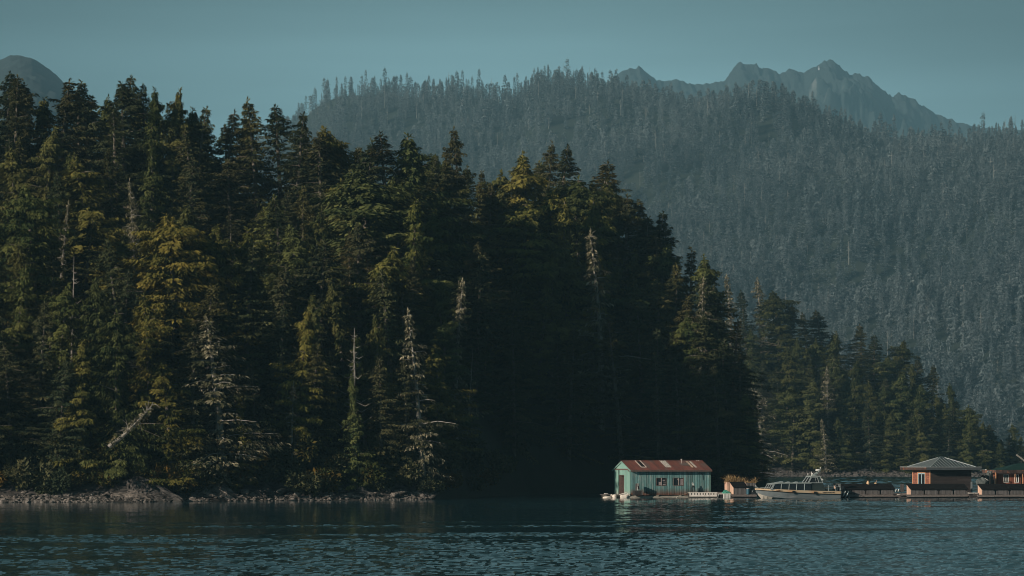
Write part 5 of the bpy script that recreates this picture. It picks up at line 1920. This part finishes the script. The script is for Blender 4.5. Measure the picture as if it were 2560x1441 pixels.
m_ = MB()
m_.box(-.07, .07, -.07, .07, 0, 1.3, .5)
o = m_.build('grey_post', MAT['hull'])
o.location = (WX(2429, 304.5), 304.5, .4)
o.rotation_euler = (0, 0, PY)
tag(o, 'short grey post at the right front corner of the pavilion', 'post')
gp = thing('gangplank', 'low white edged gangplank bridging the gap between middle and right docks', 'gangplank', (WX(2424, 300.8), 300.8, 0), YAW * .3)
m_ = MB()
m_.box(0, .46, 0, .9, .52, .58, .8)
m_.box(.54, .92, 0, .9, .52, .58, .8)
m_.build('board', MAT['white_wood'], gp)
m_ = MB()
m_.box(.02, .9, .05, .85, .42, .515, .3)
m_.box(.1, .8, .1, .8, -.1, .415, .3)
m_.build('frame', MAT['dark_void'], gp)
m_ = MB()
m_.tube([(.7, -.02, .12), (.95, -.02, .10)], .04, 6)
m_.build('fender', MAT['white_paint'], gp)

# ------------------------------------------------------------------ red cabin at the right edge
cb = thing('red_cabin', 'red brown board cabin with white framed windows and a green roof', 'cabin', (WX(2494, 312.0), 312.0, .40), PY)
CL, CW, CH = 6.5, 2.6, 2.25
wn = [(.75, 1.22, 1.22, 1.98), (2.00, 2.42, 1.20, 1.98), (3.6, 4.1, 1.2, 1.98)]
m_ = MB()
boards(m_, 0, CL, .0, lambda x: CH, 0, .03, .17, .012, wn)
m_.box(0, CL, .06, .1, 0, CH, .1)
m_.build('wall', MAT['cabin_board'], cb)
m_ = MB()
boards(m_, .0, CW, .0, lambda x: CH, 0, .03, .17, .012, axis='y')
boards(m_, .0, CW, .0, lambda x: CH, CL + .03, .03, .17, .012, axis='y')
boards(m_, 0, CL, .0, lambda x: CH, CW + .03, .03, .17, .012)
m_.build('wall', MAT['cabin_board'], cb)
for q in wn:
    window_part(cb, *q, 0, 'white_paint', mull=1, fr=.06)
m_ = MB()
for k in range(9):
    m_.box(-.45 + k * .82, .35 + k * .82, -.50, -.46, CH - .10, CH + .26)
m_.box(-.45, -.41, -.455, CW + .2, CH - .10, CH + .26, .8)
m_.build('fascia', MAT['fascia_brown'], cb)
m_ = MB()
m_.box(-.40, CL + .4, -.45, CW + .2, CH + .01, CH + .05, .5)
m_.build('soffit', MAT['dark_void'], cb)
m_ = MB()
e0 = [(.35, -.42), (CL + .3, -.42), (CL + .3, CW + .15), (.35, CW + .15)]
r0, r1 = (3.1, CW / 2), (CL - 1.6, CW / 2)
z0_, z1_ = CH + .27, CH + .98
m_.face([(e0[0][0], e0[0][1], z0_), (e0[1][0], e0[1][1], z0_), (r1[0], r1[1], z1_), (r0[0], r0[1], z1_)], .5)
m_.face([(e0[2][0], e0[2][1], z0_), (e0[3][0], e0[3][1], z0_), (r0[0], r0[1], z1_), (r1[0], r1[1], z1_)], .5)
m_.face([(e0[3][0], e0[3][1], z0_), (e0[0][0], e0[0][1], z0_), (r0[0], r0[1], z1_)], .5)
m_.face([(e0[1][0], e0[1][1], z0_), (e0[2][0], e0[2][1], z0_), (r1[0], r1[1], z1_)], .5)
m_.box(-.44, CL + .42, -.49, CW + .22, z0_ - .02, z0_ - .004, .5)
m_.build('roof', MAT['green_roof'], cb)
m_ = MB()
m_.tube([(-.2, -.42, CH - .16), (CL, -.42, CH - .14)], .025, 6)
m_.build('eave_rail', MAT['grey_board'], cb)
for x in (-.42, 1.85, 2.75):
    m_ = MB()
    r = .055 if x < 0 else .03
    m_.box(x - r, x + r, -.45, -.45 + 2 * r, 0, CH - .01, .5)
    m_.build('porch_post', MAT['orange_trim'], cb)

# ladder frame, lamp post, tarp, barbecue
ld = thing('ladder_frame', 'tan wooden post frame with one cross rail left of the red cabin', 'frame', (WX(2474.5, 309.0), 309.0, .4), PY)
for x in (0, .56):
    m_ = MB()
    m_.box(x - .045, x + .045, -.045, .045, 0, 2.25 if x == 0 else 1.9, .5)
    m_.build('post', MAT['pink_board'], ld)
m_ = MB()
m_.box(.046, .514, -.03, .03, .78, .86, .5)
m_.build('rail', MAT['white_wood'], ld)
lp = thing('lamp_post', 'thin post with a curved arm and round white lamp beside the pavilion', 'lamp', (WX(2465, 310.0), 310.0, .4))
m_ = MB()
m_.tube([(0, 0, 0), (0, 0, 2.5)], .025, 6)
m_.build('pole', MAT['orange_trim'], lp)
m_ = MB()
m_.tube([(0, 0, 2.5), (-.2, 0, 2.56), (-.45, 0, 2.52), (-.6, 0, 2.42)], .02, 5)
m_.build('arm', MAT['alu'], lp)
m_ = MB()
m_.lathe([(.03, -.06), (.075, 0), (.03, .06)], 9, (0, 0, 2.55))
m_.build('lamp_globe', MAT['white_paint'], lp)
lp = thing('floodlight', 'small white floodlight leaning from the top of the ladder frame', 'lamp', (WX(2471.5, 309.0), 309.0, 2.7), PY)
m_ = MB()
m_.tube([(-.1, 0, .08), (.14, 0, -.12)], [.08, .05], 8)
m_.build('head', MAT['alu'], lp)
m_ = MB()
m_.tube([(.14, 0, -.12), (.2, 0, -.3)], .02, 5)
m_.build('bracket', MAT['alu'], lp)
tp = link('tarp_heap', rock_mesh('tarp_heap', 330, 4, 'tarp', (.62, .5, .62), .5))
tp.location = W(2455, 1208, 306.5)
tag(tp, 'big heap under a grey tarpaulin between the pavilion and the red cabin', 'tarpaulin')
tp = link('tarp_heap', rock_mesh('tarp_heap', 331, 4, 'tarp', (.5, .5, .85), .4))
tp.location = W(2474, 1198, 311.5)
tag(tp, 'taller dark covered stack behind the ladder frame', 'tarpaulin')
bq = thing('barbecue', 'black kettle barbecue with a white handle above the grey tarpaulin heap', 'barbecue', tuple(W(2458, 1212, 308.0)))
m_ = MB()
m_.lathe([(.08, .55), (.22, .65), (.27, .78), (.22, .92), (.08, 1.0)], 14)
m_.build('kettle', MAT['rubber'], bq)
for k in range(3):
    m_ = MB()
    w = k * 2.1
    m_.tube([(.1 * math.cos(w), .1 * math.sin(w), .6), (.26 * math.cos(w), .26 * math.sin(w), 0)], .02, 5)
    m_.build('leg', MAT['rubber'], bq)
m_ = MB()
m_.tube([(-.14, -.25, .70), (.02, -.27, .66)], .022, 5)
m_.tube([(.12, -.26, .68), (.5, -.28, .44)], .022, 5)
m_.build('handle', MAT['white_paint'], bq)

# things behind and between the boxes
pp = thing('potted_shrub', 'tall tan pot with a dark bushy plant behind the left boxes', 'plant', tuple(W(2170, 1212, 303.6)))
m_ = MB()
m_.lathe([(.13, 0), (.17, .1), (.16, .3), (.10, .42), (.13, .50)], 12)
m_.build('pot', MAT['clay'], pp)
c = link('foliage', shrub_mesh(410, MAT['dark_leaf'], 500, .2), pp)
c.scale = (.28, .28, .36)
c.location = (.08, 0, .48)
pp.location.z -= .1
sdd = thing('plant_stand', 'slim dark stand holding the tan pot behind the left boxes', 'stand', (pp.location.x, pp.location.y, .4))
m_ = MB()
m_.box(-.18, .18, -.18, .18, float(pp.location.z) - .44, float(pp.location.z) - .402, .5)
m_.build('top', MAT['dark_void'], sdd)
for a in (-.15, .12):
    for b in (-.15, .12):
        m_ = MB()
        m_.box(a, a + .03, b, b + .03, 0, float(pp.location.z) - .441, .5)
        m_.build('leg', MAT['dark_void'], sdd)
pp = thing('potted_shrub', 'small tan pot with a short upright stick right of the bushy pot', 'plant', tuple(W(2189, 1212, 303.9)))
m_ = MB()
m_.lathe([(.10, -1.05), (.10, -.02), (.13, .0), (.15, .12), (.12, .2)], 10)
m_.build('pot', MAT['clay'], pp)
m_ = MB()
m_.tube([(0, 0, .18), (.12, -.02, .42)], [.04, .03], 6)
m_.build('stick', MAT['pink_board'], pp)
c = link('dark_bush', shrub_mesh(411, MAT['dark_leaf'], 700, .22))
c.scale = (.5, .45, .75)
c.location = (WX(2110, 304.2), 304.2, .4)
tag(c, 'low dark bush showing over the left end of the left box row', 'bush')
bd = thing('leaning_board', 'grey weathered board leaning among gear between left and middle rows', 'board', tuple(W(2255, 1232, 303.4)), YAW)
m_ = MB()
boards(m_, -.2, .22, .1, lambda x: .9, 0, .03, .14, .004)
m_.build('panel', MAT['grey_board'], bd)
m_ = MB()
m_.tube([(-.1, .05, -.35), (-.05, .03, .2)], .03, 5)
m_.build('prop', MAT['dark_void'], bd)
tr = thing('crab_trap', 'dark wire trap with white buoys in front of the leaning board', 'trap', tuple(W(2243, 1238, 302.6)), YAW)
m_ = MB()
for z in (.02, .2, .38):
    m_.tube([(-.35, -.2, z), (.35, -.2, z), (.35, .3, z), (-.35, .3, z), (-.35, -.2, z)], .03, 5)
for x in (-.35, -.1, .12, .35):
    m_.tube([(x, -.2, .02), (x, -.2, .38)], .025, 5)
    m_.tube([(x, -.2, .38), (x, .3, .38)], .025, 5)
m_.build('cage', MAT['rubber'], tr)
for x in (-.28, .0):
    m_ = MB()
    m_.tube([(x, -.24, .36), (x + .08, -.24, .62)], [.035, .045], 7)
    m_.build('buoy', MAT['white_paint'], tr)
m_ = MB()
m_.tube([(-.14, -.3, .03), (.2, -.3, .03)], .05, 7)
m_.build('plank', MAT['white_wood'], tr)
by = thing('mooring_buoy', 'round white mooring buoy on the open water behind the boat', 'buoy', tuple(W(2054.5, 1201.2, 560)))
m_ = MB()
m_.lathe([(.1, -.35), (.3, -.2), (.36, 0), (.3, .2), (.1, .32)], 14)
m_.build('ball', MAT['white_paint'], by)
m_ = MB()
m_.tube([(0, 0, .3), (0, 0, .45)], .05, 6)
m_.build('eye', MAT['rubber'], by)

# ------------------------------------------------------------------ air, sky, sun, camera
HAZE_D = 0.000112
HAZE_C = (0.37, 0.75, 1.0)
m = bpy.data.materials.new('haze')
m.use_nodes = True
nt = m.node_tree
for n in list(nt.nodes):
    if n.type == 'BSDF_PRINCIPLED':
        nt.nodes.remove(n)
pvn = nt.nodes.new('ShaderNodeVolumePrincipled')
pvn.inputs['Color'].default_value = c4(HAZE_C)
pvn.inputs['Density'].default_value = HAZE_D
pvn.inputs['Anisotropy'].default_value = 0.0
nt.links.new(pvn.outputs[0], nt.nodes['Material Output'].inputs['Volume'])
b = MB()
b.box(-4600, 4600, -500, 7300, -14, 1010, .5)
hz = b.build('haze', m)
tag(hz, 'thin blue green sea haze in the air', 'haze', None, 'stuff')

SUN_AZ, SUN_EL = math.radians(38), math.radians(19)
sd = Vector((-math.cos(SUN_AZ) * math.cos(SUN_EL), -math.sin(SUN_AZ) * math.cos(SUN_EL), math.sin(SUN_EL)))
lg = bpy.data.lights.new('sun', 'SUN')
lg.energy = 5.0
lg.angle = math.radians(0.5)
lg.color = (1.0, 0.86, 0.69)
so = bpy.data.objects.new('sun', lg)
COL.objects.link(so)
so.rotation_euler = (-sd).to_track_quat('-Z', 'Y').to_euler()

w = bpy.data.worlds.new('World')
S.world = w
w.use_nodes = True
N, L = w.node_tree.nodes, w.node_tree.links
sk = N.new('ShaderNodeTexSky')
sk.sky_type = 'NISHITA'
sk.sun_disc = False
sk.sun_elevation = SUN_EL
sk.sun_rotation = math.atan2(sd.x, sd.y)
sk.air_density = 1.0
sk.dust_density = 1.5
bw = N.new('ShaderNodeRGBToBW')
L.new(sk.outputs[0], bw.inputs[0])
tn = N.new('ShaderNodeMix')
tn.data_type = 'RGBA'
tn.blend_type = 'MULTIPLY'
tn.inputs[0].default_value = 1.0
L.new(bw.outputs[0], tn.inputs[6])
tn.inputs[7].default_value = (0.54, 0.97, 1.07, 1)
# a thin veil of cloud drifting across the sky
tc = N.new('ShaderNodeTexCoord')
mp = N.new('ShaderNodeMapping')
mp.inputs['Scale'].default_value = (2.2, 2.2, 26)
mp.inputs['Rotation'].default_value = (0, math.radians(2), 0)
L.new(tc.outputs['Generated'], mp.inputs[0])
cn = N.new('ShaderNodeTexNoise')
cn.inputs['Scale'].default_value = 1.6
cn.inputs['Detail'].default_value = 4
L.new(mp.outputs[0], cn.inputs['Vector'])
cr = N.new('ShaderNodeMapRange')
cr.inputs[1].default_value, cr.inputs[2].default_value, cr.inputs[3].default_value, cr.inputs[4].default_value = .35, .7, .86, 1.15
L.new(cn.outputs['Fac'], cr.inputs[0])
sx = N.new('ShaderNodeSeparateXYZ')
L.new(tc.outputs['Generated'], sx.inputs[0])
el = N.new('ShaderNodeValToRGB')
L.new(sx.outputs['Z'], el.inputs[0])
SKYR = [(0.0, 1.0), (0.105, 1.0), (0.137, 0.80), (0.162, 0.47), (0.22, 0.52), (0.36, 0.56), (0.7, 0.28)]  # dims upward; the unseen band above the view is raised to brighten the water
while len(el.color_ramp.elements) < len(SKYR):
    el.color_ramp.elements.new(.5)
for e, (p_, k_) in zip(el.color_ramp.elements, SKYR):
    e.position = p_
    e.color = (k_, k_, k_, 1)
# sky dimmed away from straight ahead: lens vignetting put into its brightness
gl = N.new('ShaderNodeVectorMath')
gl.operation = 'DISTANCE'
L.new(tc.outputs['Generated'], gl.inputs[0])
gl.inputs[1].default_value = (0.0, 0.99, 0.11)
gm = N.new('ShaderNodeMapRange')
gm.interpolation_type = 'SMOOTHSTEP'
gm.inputs[1].default_value, gm.inputs[2].default_value, gm.inputs[3].default_value, gm.inputs[4].default_value = .03, .22, 1.0, .47
L.new(gl.outputs['Value'], gm.inputs[0])
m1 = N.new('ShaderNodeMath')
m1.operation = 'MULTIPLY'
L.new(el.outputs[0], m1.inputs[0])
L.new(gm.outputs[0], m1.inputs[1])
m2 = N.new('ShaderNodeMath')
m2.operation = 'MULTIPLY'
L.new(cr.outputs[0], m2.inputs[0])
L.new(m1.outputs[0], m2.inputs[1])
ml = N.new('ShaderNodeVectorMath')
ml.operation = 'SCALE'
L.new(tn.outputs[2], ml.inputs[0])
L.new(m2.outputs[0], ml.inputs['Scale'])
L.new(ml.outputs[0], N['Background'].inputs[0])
N['Background'].inputs[1].default_value = 0.12

cd = bpy.data.cameras.new('camera')
cd.sensor_width = 36.0
cd.lens = 36.0 * F / 2560.0
cd.shift_y = (VH - 720.5) / 2560.0
cd.clip_start, cd.clip_end = 1.0, 20000.0
co = bpy.data.objects.new('camera', cd)
COL.objects.link(co)
co.location = (0, 0, HC)
co.rotation_euler = (math.radians(90), 0, 0)
S.camera = co

S.render.engine = 'CYCLES'
cy = S.cycles
cy.filter_width = 1.0
cy.use_denoising = True
cy.denoiser = 'OPENIMAGEDENOISE'
cy.max_bounces = 5
cy.diffuse_bounces = 2
cy.glossy_bounces = 3
cy.transmission_bounces = 2
cy.volume_bounces = 0
cy.transparent_max_bounces = 8
cy.caustics_reflective = False
cy.caustics_refractive = False
S.render.use_persistent_data = False
S.view_settings.view_transform = 'Standard'
S.view_settings.look = 'None'
S.view_settings.exposure = 0.0
S.view_settings.gamma = 1.0
